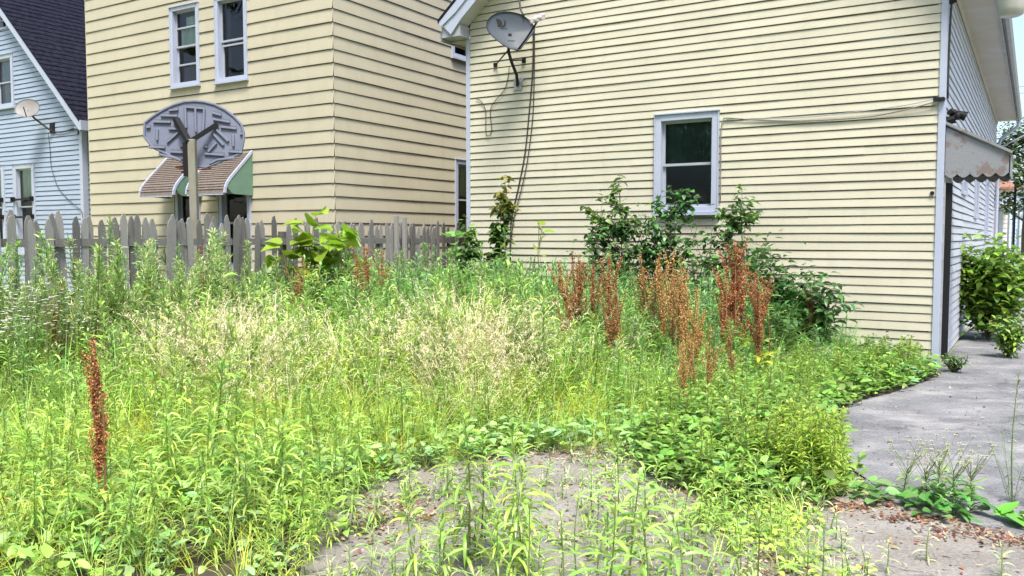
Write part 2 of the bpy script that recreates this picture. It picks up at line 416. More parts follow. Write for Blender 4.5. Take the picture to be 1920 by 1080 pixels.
# worn concrete slab in the foreground with an irregular broken edge towards the asphalt
edge = [(2.33, 5.02), (2.46, 4.78), (2.66, 4.54), (2.92, 4.2), (3.6, 3.5), (5, 2.4)]
r_ = random.Random(4)
def rough(poly, amp, step):
    out = []
    n = len(poly)
    for i in range(n):
        a = Vector(poly[i]); b = Vector(poly[(i+1) % n]); L = (b-a).length; k = max(1, int(L/step))
        if L > 9: k = 1
        for j in range(k):
            p = a.lerp(b, j/k); 
            if k > 1 and j > 0: p += Vector((r_.uniform(-amp, amp), r_.uniform(-amp, amp)))
            out.append((p.x, p.y))
    return out
sheet('driveway', rough(asph, 0.03, 0.12), 0.0, M['asphalt'], '')
slab = [(-1.0, 2.2), (5.2, 2.2)] + edge[::-1] + [(2.10, 5.25), (1.7, 5.6), (1.2, 6.1), (.4, 6.7), (-.4, 6.4), (-.95, 5.7), (-1.15, 4.9), (-1.0, 3.9)]
sheet('concrete_slab', rough(slab, 0.02, 0.15), 0.004, M['concrete'], '')
street = MB(); street.add([(-200, 52, 0.0), (300, 52, 0.0), (300, 62, 0.0), (-200, 62, 0.0)], [(0,1,2,3)])
o = build('street', street, M['asphalt']); o['kind'] = 'structure'

# ------------------------------------------------------------------ house B (cream house on the right)
Bc = (5.136, 10.2); fB = fr_front(Bc); sB = fr_right(Bc)
HB = empty('cream_house', (Bc[0], Bc[1], 0), 'pale cream vinyl house with a dish on its gable wall, filling the right half', 'house')
EAVE = 4.76; WB = 6.86; SL = 0.87; LZ = 4.92       # LZ: height of the rake soffit above the wall corner
wz = (2.73, 3.635, 1.94, 3.31)
mb = MB()
siding(mb, fB, 0.1085, 0.045, WB-0.04, 0.03, 8.3, holes=[(wz[0]+.03, wz[1]-.03, wz[2]+.03, wz[3]-.03)], lip=.014, gap=.0135, back=.05,
       xl=lambda z: max(0.045, (z-LZ-.04)/SL), xr=lambda z: min(WB-.04, WB - (z-LZ-.04)/SL))
build('front_wall', mb, M['sidB'], HB)
tr = MB()
tr.box(fB, (-0.012, -0.09, 0.0), (0.05, 0.028, EAVE))
tr.box(sB, (-.0, -.09, 0.0), (.07, 0.022, EAVE-.001))
build('corner_trim', tr, M['trim'], HB)
tr = MB(); tr.box(fB, (WB-.05, -.09, 0.0), (WB+.02, .028, EAVE-.001)); build('corner_trim', tr, M['trim'], HB)
SIDE = 15.2
mb = MB(); doorh = (0.25, 1.16, -1, 2.28); sw1 = (3.05, 3.95, 2.25, 2.75); sw2 = (6.3, 7.2, 1.95, 2.9)
siding(mb, sB, 0.1085, 0.07, SIDE, 0.03, EAVE, holes=[(doorh[0], doorh[1], 0, doorh[3]), sw1, sw2, (10.2, 11.2, 1.6, 2.9)], lip=.014, gap=.0135, back=.05)
build('side_wall', mb, M['sidS'], HB)
mb = MB(); mb.box(fB, (WB-.02, -SIDE, 0), (WB+.012, -.1, EAVE)); mb.box(fB, (0.2, -SIDE, 0), (WB-.1, -SIDE+.05, EAVE))
build('rear_wall', mb, M['sidB'], HB)
for q in (sw1, sw2, (10.2, 11.2, 1.6, 2.9)):
    window(HB, sB, *q, trim=.07, sill=False)
# side door set back in its opening
dd = MB(); dd.box(sB, (doorh[0]-.05, -.12, 0), (doorh[0], .03, doorh[3]+.05)); dd.box(sB, (doorh[1], -.12, 0), (doorh[1]+.05, .03, doorh[3]+.05)); dd.box(sB, (doorh[0], -.12, doorh[3]), (doorh[1], .03, doorh[3]+.05))
do = build('door_frame', dd, M['trim2'], HB)
dd = MB(); dd.box(sB, (doorh[0], -.16, 0.02), (doorh[1], -.11, doorh[3])); d = build('door', dd, M['dark'], HB)
# open storm door leaf standing out from the jamb: seen edge-on as a dark strip
dd = MB(); dd.box(sB, (.262, -.05, .1), (.30, .10, 2.26)); build('storm_door', dd, M['black'], d)
window(HB, fB, *wz, trim=.085, rail=2.60, out=.04, curtain=[(2.80, 3.57, 2.60, 3.25, 'screen2')])
# roof: two slopes with overhanging eaves and rakes
PK = WB/2; OV = 0.46
LR = lambda x: LZ + x*SL
rf = MB()
for sgn in (1, -1):
    X = (lambda x: x) if sgn > 0 else (lambda x: WB-x)
    ex = -OV if sgn > 0 else -.335
    pts = [(X(ex), LR(ex)+.36), (X(PK), LR(PK)+.36), (X(PK), LR(PK)+.41), (X(ex), LR(ex)+.41)]
    rf.prism([fB @ Vector((p[0], .36, p[1])) for p in pts], fB.to_3x3() @ Vector((0, -(SIDE+.6), 0)))
build('roof', rf, M['shing'], HB)
for (a_, b_) in ((-OV+.02, 0.0), (WB, WB+.31)):
    so = MB(); so.box(fB, (a_, -SIDE-.2, EAVE-.02), (b_, .0, EAVE)); build('soffit', so, M['soffit'], HB)
so = MB(); so.box(fB, (-.035, -SIDE, EAVE-.12), (-.018, .0, EAVE-.021)); build('frieze_board', so, M['soffit'], HB)
for (a_, b_) in ((-OV-.01, -OV+.018), (WB+.312, WB+.335)):
    fa = MB(); fa.box(fB, (a_, -SIDE-.2, EAVE-.05), (b_, .29, EAVE+.10)); build('fascia', fa, M['trim2'], HB)
for sx in (0, 1):
    X = (lambda x: x) if sx == 0 else (lambda x: WB-x)
    fa = MB(); e0 = -.44 if sx == 0 else -.315
    pts = [(e0, LR(e0)+.355), (e0+.06, LR(e0)+.29), (-.10, EAVE+.03), (.08, LR(.08)), (PK, LR(PK)), (PK, LR(PK)+.355)]
    fa.prism([fB @ Vector((X(p[0]), .30, p[1])) for p in pts], fB.to_3x3() @ Vector((0, .03, 0)))
    pts = [(e0, LR(e0)+.355), (e0+.04, LR(e0)+.28), (.0, LR(0)+.19), (PK, LR(PK)+.19), (PK, LR(PK)+.355)]
    fa.prism([fB @ Vector((X(p[0]), .332, p[1])) for p in pts], fB.to_3x3() @ Vector((0, .02, 0)))
    build('rake_board', fa, M['trim'], HB)
    fa = MB(); pts = [(.0, LR(0)+.02), (PK, LR(PK)+.02), (PK, LR(PK)+.04), (0, LR(0)+.04)]
    fa.prism([fB @ Vector((X(p[0]), .02, p[1])) for p in pts], fB.to_3x3() @ Vector((0, .278, 0))); build('rake_soffit', fa, M['soffit'], HB)
    fa = MB(); fa.box(fB, (min(X(-.30), X(.05)), .03, EAVE), (max(X(-.30), X(.05)), .297, LZ+.015)); build('eave_return', fa, M['trim2'], HB)
# gutter along the right eave and the downspout at the far corner
gu = MB(); n = 8
prof = [(-.0, 0), (-.01, -.07), (-.045, -.11), (-.09, -.10), (-.115, -.03), (-.115, 0.0)]
for (a, b) in zip(prof[:-1], prof[1:]):
    P = lambda q, y: fB @ Vector((-OV-.012+q[0], y, EAVE+.06+q[1]))
    gu.add([P(a, .31), P(b, .31), P(b, -SIDE-.2), P(a, -SIDE-.2)], [(0,1,2,3)])
    gu.add([fB @ Vector((-OV-.012+q[0]*.94-.002, y, EAVE+.062+q[1]*.94)) for q, y in ((a,.31),(b,.31),(b,-SIDE-.2),(a,-SIDE-.2))], [(0,1,2,3)])
gu.add([fB @ Vector((-OV-.012+q[0], .311, EAVE+.06+q[1])) for q in prof], [tuple(range(6))])
gu.add([fB @ Vector((-OV-.012+q[0], -SIDE-.2, EAVE+.06+q[1])) for q in prof], [tuple(range(6))])
build('gutter', gu, M['trim2'], HB)
ds = MB(); ds.tube([sB @ Vector(p) for p in ((SIDE-.1, OV+.06, EAVE-.04), (SIDE-.1, OV+.05, EAVE-.2), (SIDE-.12, .12, EAVE-.52), (SIDE-.14, .07, EAVE-.7), (SIDE-.14, .07, .15), (SIDE-.1, .2, .06))], .045)
build('downspout', ds, M['trim'], HB)

# side door hood: sloped sheet with scalloped lower edges, end panel facing the camera
hd = empty('door_hood', sB @ Vector((.7, 0, 2.6)), 'peeling white tin door hood with a scalloped edge over the side door', 'awning')
V0, V1, W_ = .16, 1.35, .70
top = MB(); top.prism([sB @ Vector(p) for p in ((V0, 0.02, 2.99), (V0, W_, 2.60), (V0, W_+.02, 2.575), (V0, W_, 2.55), (V0, .02, 2.945))], d1*(V1-V0))
top.bar(sB @ Vector((V0-.01, .0, 2.985)), sB @ Vector((V0-.01, W_+.02, 2.59)), .035, .03)
build('hood_top', top, M['tin'], hd)
def scallop(mb, A, B, ztopA, ztopB, zb, n, amp, th):
    """panel from A to B (ground points) with wavy bottom"""
    k = n*10; vs = []; fs = []
    nrm = (Vector(B)-Vector(A)).normalized().cross(Vector((0,0,1)))*th
    for i in range(k+1):
        t = i/k; p = Vector(A).lerp(Vector(B), t); b = zb + amp*(1-abs(math.sin(math.pi*n*t)))*1.0
        for q in (Vector((0,0,0)), nrm):
            vs += [(p.x+q.x, p.y+q.y, ztopA + (ztopB-ztopA)*t), (p.x+q.x, p.y+q.y, b)]
    for i in range(k):
        o = 4*i; fs += [(o, o+4, o+5, o+1), (o+2, o+3, o+7, o+6), (o+1, o+5, o+7, o+3), (o, o+2, o+6, o+4)]
    mb.add(vs, fs)
for nm, V in (('end_panel', V0+.012), ('end_panel', V1-.012)):
    e_ = MB(); A = sB @ Vector((V, .02, 0)); B_ = sB @ Vector((V, W_-.01, 0)); A.z = B_.z = 0
    scallop(e_, A, B_, 2.93, 2.56, 2.315, 5, .045, .006); build(nm, e_, M['tin'], hd)
e_ = MB(); A = sB @ Vector((V0+.012, W_-.004, 0)); B_ = sB @ Vector((V1-.012, W_-.004, 0)); A.z = B_.z = 0
scallop(e_, A, B_, 2.56, 2.56, 2.315, 9, .045, .006); build('valance', e_, M['tin'], hd)
e_ = MB(); e_.box(sB, (V0+.03, .03, 2.40), (V1-.03, W_-.02, 2.42)); build('hood_shade_sheet', e_, M['dark'], hd)  # near-black sheet standing in for the shade beneath the hood
# wiring on top of the hood
fx = empty('floodlight', sB @ Vector((.5, .15, 2.95)), 'small black floodlight fitting resting above the tin door hood', 'light')
m_ = MB(); m_.tube([sB @ Vector(p) for p in ((.35, .02, 3.10), (.35, .06, 3.14), (.36, .10, 3.12))], .035)
m_.tube([sB @ Vector(p) for p in ((.34, .01, 3.02), (.34, .10, 3.04))], .05); build('mount', m_, M['black'], fx)
m_ = MB(); m_.lathe(None, [(.0, 0), (.025, 0), (.04, .05), (.06, .12), (.062, .125), (.0, .12)], 14, Matrix.Translation(sB @ Vector((.36, .10, 3.12))) @ Matrix.Rotation(R(115), 4, Vector((.3, 1, 0))))
build('lamp_head', m_, M['black'], fx, smooth=True)
m_ = MB(); m_.lathe(None, [(.0, 0), (.03, 0), (.04, .05), (.058, .1), (.06, .105), (.0, .1)], 14, Matrix.Translation(sB @ Vector((.42, .14, 3.06))) @ Matrix.Rotation(R(80), 4, Vector((.8, -1, 0))))
build('lamp_head', m_, M['black'], fx, smooth=True)

# dusk to dawn yard lamp on the corner
lc = sB @ Vector((0.02, .66, 0)); lc.z = 0
yl = empty('yard_lamp', (lc.x, lc.y, 4.13), 'bucket shaped yard lamp hanging beside the eave at the top right corner', 'lamp')
m_ = MB(); m_.lathe(Vector((lc.x, lc.y, 4.125)), [(0, .0), (.10, .0), (.125, .012), (.145, .08), (.158, .15), (.165, .20), (.168, .215)], 28); build('refractor', m_, M['lamp'], yl, smooth=True)
m_ = MB(); m_.lathe(Vector((lc.x, lc.y, 4.338)), [(0, 0), (.182, 0), (.182, .022), (.15, .05), (.10, .08), (.095, .2), (.06, .24), (0, .24)], 28); build('ballast_housing', m_, M['trim2'], yl, smooth=False)
m_ = MB(); m_.tube([Vector((lc.x, lc.y, 4.55)), Vector((lc.x, lc.y, 4.66)), sB @ Vector((.03, .5, 4.72)), sB @ Vector((.06, .0, 4.70))], .022); build('bracket_arm', m_, M['trim2'], yl)

# ------------------------------------------------------------------ cables on house B
def cable(label, pts, r, m, cat='cable', fr=None, group=None):
    P = [(fr @ Vector(p)) if fr else Vector(p) for p in pts]
    # smooth the polyline
    Q = []
    for i in range(len(P)-1):
        p0 = P[max(i-1,0)]; p1 = P[i]; p2 = P[i+1]; p3 = P[min(i+2,len(P)-1)]
        for t in (0, .25, .5, .75):
            Q.append(0.5*((2*p1)+(p2-p0)*t+(2*p0-5*p1+4*p2-p3)*t*t+(3*p1-p0-3*p2+p3)*t**3))
    Q.append(P[-1])
    mb = MB(); mb.tube(Q, r, 6)
    return tag(build('cable', mb, m, None, smooth=True, loc=tuple(P[0])), label, cat, group)
cable('thick black cable dropping from the gable dish to the weeds, the left one', [(5.62, .05, 4.80), (5.63, .03, 4.4), (5.65, .03, 4.0), (5.70, .035, 3.5), (5.775, .03, 2.9), (5.90, .03, 2.35), (6.02, .04, 1.85), (6.03, .05, 1.2)], .011, M['cable'], fr=fB)
cable('thin black cable bowing out to the right beside the thick dish cable', [(5.60, .05, 4.78), (5.61, .03, 4.3), (5.62, .04, 3.6), (5.66, .04, 3.2), (5.73, .045, 2.75), (5.83, .045, 2.35), (5.97, .04, 1.9), (6.02, .05, 1.5)], .008, M['cable'], fr=fB)
cable('black cable looping down from the gable peak to the dish receiver', [(5.86, .10, 5.75), (5.78, .2, 5.25), (5.69, .3, 5.0), (5.60, .35, 4.9)], .014, M['cable'], fr=fB)
cable('thin loose cable hanging from the dish foot in a narrow loop', [(6.05, .05, 4.25), (6.08, .03, 4.1), (6.15, .03, 3.9), (6.30, .035, 3.76), (6.41, .03, 3.62), (6.40, .03, 3.42), (6.385, .03, 3.3), (6.43, .03, 3.21), (6.49, .03, 3.23), (6.50, .03, 3.4), (6.50, .03, 3.6), (6.58, .03, 3.75), (6.69, .03, 3.81)], .006, M['cable'], fr=fB)
cable('sagging grey wire from the house corner to the cream house window', [(.0, .05, 3.235), (.18, .05, 3.19), (.40, .04, 3.145), (.76, .03, 3.095), (1.14, .03, 3.085), (1.66, .03, 3.10), (2.21, .03, 3.15), (2.60, .03, 3.205), (2.66, .035, 3.18), (2.685, .04, 3.05), (2.685, .04, 2.7), (2.685, .035, 2.1)], .009, M['greycable'], fr=fB)
cable('pale wire running just above the sagging grey wire', [(.06, .05, 3.25), (.40, .035, 3.20), (.9, .035, 3.165), (1.6, .03, 3.14), (2.2, .03, 3.17), (2.62, .03, 3.19)], .006, M['trim2'], fr=fB)
cable('thick black service cable bending in at the top right house corner', [(.1, .62, 5.35), (.12, .34, 4.85), (.07, .10, 4.62), (.06, .05, 4.42), (.06, .035, 3.9), (.06, .035, 3.25)], .013, M['cable'], fr=sB)
clp = MB(); clp.box(fB, (.02, .026, 3.21), (.11, .06, 3.26)); clp.tube([fB @ Vector((.0, .03, 3.235)), fB @ Vector((.0, .09, 3.235))], .022)
tag(build('wire_clamp', clp, M['black'], loc=tuple(fB @ Vector((0, .03, 3.2)))), 'black clamp holding the sagging wire at the house corner', 'clamp')
clp = MB(); clp.box(sB, (.035, .02, 4.36), (.085, .07, 4.44)); clp.tube([sB @ Vector((.06, .02, 4.40)), sB @ Vector((.06, .10, 4.40))], .03)
tag(build('insulator', clp, M['black'], loc=tuple(sB @ Vector((.06, .02, 4.4)))), 'black insulator knob high on the house corner under the service cable', 'insulator')
for (u, z, s, lb) in ((.095, 2.13, .022, 'small black vent hole near the right edge of the cream wall'), (.24, .25, .03, 'dark chipped hole low on the cream wall near the corner')):
    q = MB(); q.lathe(None, [(0, 0.02), (s, 0.02), (s*1.1, .012), (s*1.15, 0)], 9, Matrix.Translation(fB @ Vector((u, .012, z))) @ (fB.to_3x3() @ Matrix.Rotation(R(-90), 3, 'X')).to_4x4())
    build('wall_cap', q, M['black'], HB)['label'] = lb

# ------------------------------------------------------------------ satellite dish on house B
def dish_frame(center, nrm, upv=Vector((0,0,1))):
    z = nrm.normalized(); x = upv.cross(z).normalized(); y = z.cross(x)
    return Matrix(((x.x, y.x, z.x, center.x), (x.y, y.y, z.y, center.y), (x.z, y.z, z.z, center.z), (0,0,0,1)))
def dish_mesh(outline, fr, depth, th=.012):
    mb = MB(); n = len(outline); rings = [1.0, .85, .65, .45, .22]
    vs = []; 
    for side in (0, 1):
        for r in rings:
            for (x, y) in outline: vs.append(fr @ Vector((x*r, y*r, -depth*(1-r*r) - side*th)))
        vs.append(fr @ Vector((0, 0, -depth - side*th)))
    fs = []; S = len(rings)*n + 1
    for side in (0, 1):
        o = side*S
        for i in range(len(rings)-1):
            for j in range(n):
                j2 = (j+1) % n; fs.append((o+i*n+j, o+i*n+j2, o+(i+1)*n+j2, o+(i+1)*n+j))
        for j in range(n): fs.append((o+4*n+j, o+4*n+(j+1) % n, o+S-1))
    for j in range(n): fs.append((j, (j+1) % n, S+(j+1) % n, S+j))
    mb.add(vs, fs); return mb
dc = fB @ Vector((5.75, .5, 4.665))
D1 = empty('satellite_dish', fB @ Vector((5.9, .02, 3.95)), 'large grey blue satellite dish on the gable of the cream house', 'satellite dish')
fd = dish_frame(dc, Vector((.16, -.95, .25)))
ol = [(-260,45),(-252,90),(-232,125),(-205,155),(-165,183),(-115,205),(-55,217),(5,218),(65,210),(120,193),(165,168),(205,135),(240,95),(268,50),(272,15),(255,-12),(215,-65),(175,-120),(138,-170),(105,-215),(70,-226),(30,-222),(-15,-216),(-55,-195),(-100,-165),(-150,-125),(-200,-80),(-240,-30),(-256,5)]
ol = [(x/735, y/735) for x, y in ol]
build('reflector', dish_mesh(ol, fd, .06), M['steel'], D1, smooth=True)
rim = MB(); rim.tube([fd @ Vector((x, y, 0)) for x, y in ol + ol[:1]], .007, 6); build('rim', rim, M['black'], D1)
# emblem: dark half disc with a pale swoosh beside it, and a small line of text
def dz(x, y): 
    r2 = min(1, (x*x+y*y)/.12); return -.06*(1-r2) + .004
em = MB()
c0 = (-.165, .135)
pts = [(c0[0]-.04, c0[1]+.055), (c0[0]+.015, c0[1]+.05), (c0[0]+.05, c0[1]+.02), (c0[0]+.055, c0[1]-.02), (c0[0]+.03, c0[1]-.05), (c0[0]-.015, c0[1]-.06), (c0[0]-.02, c0[1]-.02)]
em.prism([fd @ Vector((x, y, dz(x, y))) for x, y in pts], fd.to_3x3() @ Vector((0, 0, .003)))
pts = [(c0[0]+.07, c0[1]+.06), (c0[0]+.10, c0[1]+.04), (c0[0]+.115, c0[1]), (c0[0]+.105, c0[1]-.035), (c0[0]+.075, c0[1]-.055), (c0[0]+.03, c0[1]-.062), (c0[0]+.065, c0[1]-.035), (c0[0]+.085, c0[1]), (c0[0]+.085, c0[1]+.03)]
em.prism([fd @ Vector((x, y, dz(x, y))) for x, y in pts], fd.to_3x3() @ Vector((0, 0, .003)))
build('emblem', em, M['black'], D1)
def text_part(name, body, size, fr, x, y, z, m, parent):
    cu = bpy.data.curves.new(name, 'FONT'); cu.body = body; cu.size = size; cu.extrude = .0015; cu.align_x = 'CENTER'
    to = bpy.data.objects.new('tmp', cu); me = bpy.data.meshes.new_from_object(to)
    me.transform(Matrix.Translation(-worldloc(parent)) @ fr @ Matrix.Translation((x, y, z)))
    me.materials.append(m); me.name = name
    o = link(bpy.data.objects.new(name, me)); o.parent = parent
    bpy.data.objects.remove(to); return o
text_part('lettering', 'DIRECTV', .034, fd, -.105, .045, dz(-.1, .05)+.003, M['black'], D1)
text_part('lettering', 'DIRECTV', .030, fd, .02, -.155, dz(.02, -.15)+.003, M['black'], D1)
ms = MB(); ms.tube([fB @ Vector(p) for p in ((5.80, .47, 4.52), (5.80, .47, 4.36), (5.77, .44, 4.22), (5.80, .24, 4.06), (5.87, .10, 3.97), (5.91, .04, 3.945))], .024, 10)
ms.bar(fd @ Vector((0, -.02, -.07)), fB @ Vector((5.80, .46, 4.42)), .05)
build('mast', ms, M['black'], D1, smooth=False)
ft = MB(); ft.box(fB, (5.84, .014, 3.87), (5.98, .03, 4.05)); ft.tube([fB @ Vector((5.91, .03, 3.95)), fB @ Vector((5.82, .10, 3.98)), fB @ Vector((5.80, .03, 4.05))], .012); build('foot', ft, M['trim2'], D1)
stt = MB(); stt.tube([fB @ Vector((5.79, .45, 4.42)), fB @ Vector((6.32, .02, 4.30))], .011); stt.tube([fB @ Vector((5.77, .42, 4.24)), fB @ Vector((5.80, .03, 4.32))], .011)
stt.box(fB, (6.29, .014, 4.27), (6.35, .04, 4.33)); stt.box(fB, (5.77, .014, 4.28), (5.83, .04, 4.35)); build('strut', stt, M['black'], D1)
ar = MB(); L0 = fd @ Vector((.10, -.30, -.02)); L1 = fd @ Vector((.37, .03, .30)); ar.tube([L0, fd @ Vector((.2, -.2, .12)), L1], .014)
ar.tube([fd @ Vector((.05, -.28, -.03)), L0], .014)
build('feed_arm', ar, M['black'], D1)
ln = MB()
ln.lathe(None, [(0, 0), (.035, 0), (.04, .02), (.04, .1), (.03, .11), (0, .11)], 14, Matrix.Translation(fd @ Vector((.25, .03, .26))) @ Matrix.Rotation(R(90), 4, Vector((.3, 1, 0))))
ln.lathe(None, [(0, 0), (.035, 0), (.04, .02), (.04, .1), (.03, .11), (0, .11)], 14, Matrix.Translation(fd @ Vector((.31, .06, .27))) @ Matrix.Rotation(R(90), 4, Vector((.3, 1, 0.2))))
ln.lathe(None, [(0, 0), (.03, 0), (.035, .02), (.035, .09), (.02, .1), (0, .1)], 14, Matrix.Translation(fd @ Vector((.37, .09, .28))) @ Matrix.Rotation(R(90), 4, Vector((.3, 1, 0.4))))
ln.bar(fd @ Vector((.24, .0, .28)), fd @ Vector((.46, .08, .28)), .07, .06)
build('receiver', ln, M['lnb'], D1, smooth=False)

# ------------------------------------------------------------------ house A (peach house in the middle)
Ac = (-2.981, 14.3); fA = fr_front(Ac); sA = fr_right(Ac); WA = 6.889; HA_ = 8.6; DA = 12
HA = empty('peach_house', (Ac[0], Ac[1], 0), 'two storey peach house with wide lap siding and green sided awnings', 'house')
w1 = (3.335, 4.14, 4.455, 5.95); w2 = (2.04, 2.86, 4.43, 5.96); lw1 = (3.40, 4.12, .95, 2.52); lw2 = (2.02, 2.86, 1.0, 2.52)
h_ = lambda w: (w[0]+.03, w[1]-.03, w[2]+.03, w[3]-.03)
mb = MB(); siding(mb, fA, 0.2215, 0.0, WA, 0.30, HA_, holes=[h_(w) for w in (w1, w2, lw1, lw2)], lip=.019, gap=.0125, back=.06)
rw1 = (3.37, 4.25, 5.2, 6.7); rw2 = (3.47, 4.35, 1.5, 3.17)
siding(mb, sA, 0.2215, 0.0, DA, 0.30, HA_, holes=[h_(rw1), h_(rw2)], lip=.019, gap=.0125, back=.06)
mb.box(fA, (WA-.0, -DA, 0), (WA+.03, 0, HA_)); mb.box(fA, (.1, -DA-.03, 0), (WA, -DA, HA_)); 
build('wall', mb, M['sidA'], HA)
ct = MB(); 
for k in range(38):   # folded metal corner caps, one per course
    z = .30 + k*.2215
    if z + .2215 > HA_: break
    for fr, a, b in ((fA, -.026, .03), (sA, -.001, .03)):
        ct.add([fr @ Vector(p) for p in ((a, .027, z-.004), (b, .027, z-.004), (b, .006, z+.205), (a, .006, z+.205))], [(0,1,2,3)])
build('corner_caps', ct, M['sidA'], HA)
window(HA, fA, *w1, rail=5.20, trim=.07, curtain=[(3.5, 3.85, 5.2, 5.78, 'curtain'), (3.75, 4.0, 5.2, 5.6, 'curtain'), (3.55, 4.0, 4.55, 4.85, 'curtain2')], extra=(5.55, 4.86))
window(HA, fA, *w2, rail=5.16, trim=.07, curtain=[(2.62, 2.70, 4.55, 5.85, 'curtain2')], extra=(5.08,))
for w, tg in ((lw1, 1), (lw2, 0)): window(HA, fA, *w, rail=1.85, trim=.085)
for w, rl in ((rw1, 5.9), (rw2, 2.35)): window(HA, sA, *w, rail=rl, trim=.085, curtain=[(w[0]+.1, w[1]-.1, rl+.1, w[3]-.1, 'curtain')])
rf = MB(); 
for (x0, x1, xm) in ((-.5, WA+.5, WA/2),):
    A_ = [fA @ Vector(p) for p in ((x0, .5, HA_), (x1, .5, HA_), (x1, -DA-.5, HA_), (x0, -DA-.5, HA_), (xm, -3, HA_+3), (xm, -DA+3, HA_+3))]
    rf.add(A_, [(0,1,4), (1,2,5,4), (2,3,5), (3,0,4,5), (0,3,2,1)])
build('roof', rf, M['shing'], HA)
pf = MB(); pf.box(fA, (.02, -DA+.02, 0), (WA-.02, -.03, .31)); build('foundation', pf, M['concrete'], HA)

def awning(x0, x1, zt, zb, dep, label):
    r = empty('window_awning', fA @ Vector(((x0+x1)/2, 0, zt)), label, 'awning', 'slatted awnings on the peach house')
    side = [(0.01, zt), (dep-.13, zb+.27), (dep-.05, zb+.17), (dep-.01, zb+.08), (dep, zb+.0)]
    # roof made of overlapping slats
    t = MB(); P = side
    # resample the profile
    prof = []
    for (a, b) in zip(P[:-1], P[1:]):
        L = math.hypot(b[0]-a[0], b[1]-a[1]); k = max(1, round(L/.055))
        for j in range(k): prof.append((a[0]+(b[0]-a[0])*j/k, a[1]+(b[1]-a[1])*j/k))
    prof.append(P[-1])
    for (a, b) in zip(prof[:-1], prof[1:]):
        dx, dz_ = b[0]-a[0], b[1]-a[1]; L = math.hypot(dx, dz_); nx, nz = -dz_/L, dx/L
        if nz < 0: nx, nz = -nx, -nz
        q = [(a[0], a[1]), (b[0]+nx*.014, b[1]+nz*.014), (b[0]+nx*.004, b[1]+nz*.004), (a[0]-nx*.006, a[1]-nz*.006)]
        t.prism([fA @ Vector((x0+.012, p[0], p[1])) for p in q], d2*(x1-x0-.024))
    build('slat_roof', t, M['awnT'], r)
    for x in (x0, x1-.012):
        s = MB()
        poly = [(0.01, zt-.03), (dep-.15, zb+.25), (dep-.07, zb+.16), (dep-.05, zb+.12), (dep-.14, zb+.02), (dep-.18, zb), (.01, zb-.01)]
        s.prism([fA @ Vector((x, p[0], p[1])) for p in poly], d2*.012); build('side_panel', s, M['awnG'], r)
        e = MB()
        for (a, b) in zip(side[:-1], side[1:]): e.bar(fA @ Vector((x+.006, a[0], a[1]+.012)), fA @ Vector((x+.006, b[0], b[1]+.012)), .03, .045)
        build('edge_trim', e, M['trim'], r)
    v = MB(); v.box(fA, (x0+.03, dep-.02, zb-.02), (x1-.03, dep+.012, zb+.012)); build('front_bar', v, M['trim'], r)
    return r
awning(1.95, 2.98, 3.13, 2.36, .64, 'awning with a wide green side panel over the right lower window')
awning(3.33, 4.32, 3.13, 2.36, .64, 'awning left of the hoop pole over the left lower window')

# ------------------------------------------------------------------ house C (pale blue, far left)
Cc = (-10.045, 20.0); fC = fr_front(Cc); sC = fr_right(Cc); WC = 7.7; EC = 4.42; SC = .95; PC = WC/2
HC = empty('blue_house', (Cc[0], Cc[1], 0), 'pale blue house with dark shingled gable roof at the left edge', 'house')
cw = [(2.83, 3.75, 4.87, 6.19), (2.03, 2.97, 1.2, 3.43), (3.42, 4.4, 1.2, 3.44), (3.0, 3.5, 6.82, 7.28)]
mb = MB(); siding(mb, fC, .116, 0.05, WC, .3, EC + PC*SC, holes=[h_(w) for w in cw], lip=.016, gap=.014, back=.05,
       xl=lambda z: max(.05, (z-EC)/SC), xr=lambda z: min(WC, WC-(z-EC)/SC))
siding(mb, sC, .116, .06, 12, .3, EC, lip=.016, gap=.014, back=.05)
mb.box(fC, (WC, -12, 0), (WC+.03, 0, EC)); mb.box(fC, (0.05, -12.03, 0), (WC, -12, EC))
build('wall', mb, M['sidC'], HC)
ct = MB(); ct.box(fC, (-.02, -.05, 0), (.10, .03, EC)); ct.box(sC, (.0, -.05, 0), (.10, .021, EC)); build('corner_trim', ct, M['trim'], HC)
window(HC, fC, *cw[0], rail=5.5, trim=.10, curtain=[(2.95, 3.2, 5.5, 6.1, 'curtain'), (3.25, 3.7, 5.0, 6.1, 'trim')])
for w in cw[1:3]:
    wo = window(HC, fC, *w, rail=2.35, trim=.12, curtain=[(w[0]+.15, w[1]-.15, 2.6, 3.3, 'curtain')])
    for z in (2.52, 2.08):
        g = MB(); g.box(fC, (w[0]+.02, .06, z), (w[1]-.02, .10, z+.05)); g.box(fC, (w[0]+.03, .03, z-.02), (w[0]+.07, .14, z+.09)); g.box(fC, (w[1]-.07, .03, z-.02), (w[1]-.03, .14, z+.09)); build('guard_rail', g, M['black'], wo)
window(HC, fC, *cw[3], trim=.05, sill=False)
rf = MB()
def cslope(mb, sgn, th, y0, y1, off, ov=.3):
    X = (lambda x: x) if sgn > 0 else (lambda x: WC-x)
    pts = [Vector((X(-ov), y0, EC-ov*SC+off)), Vector((X(PC), y0, EC+PC*SC+off)), Vector((X(PC), y0, EC+PC*SC+off+th)), Vector((X(-ov), y0, EC-ov*SC+off+th))]
    mb.prism([fC @ p for p in pts], fC.to_3x3() @ Vector((0, y1-y0, 0)))
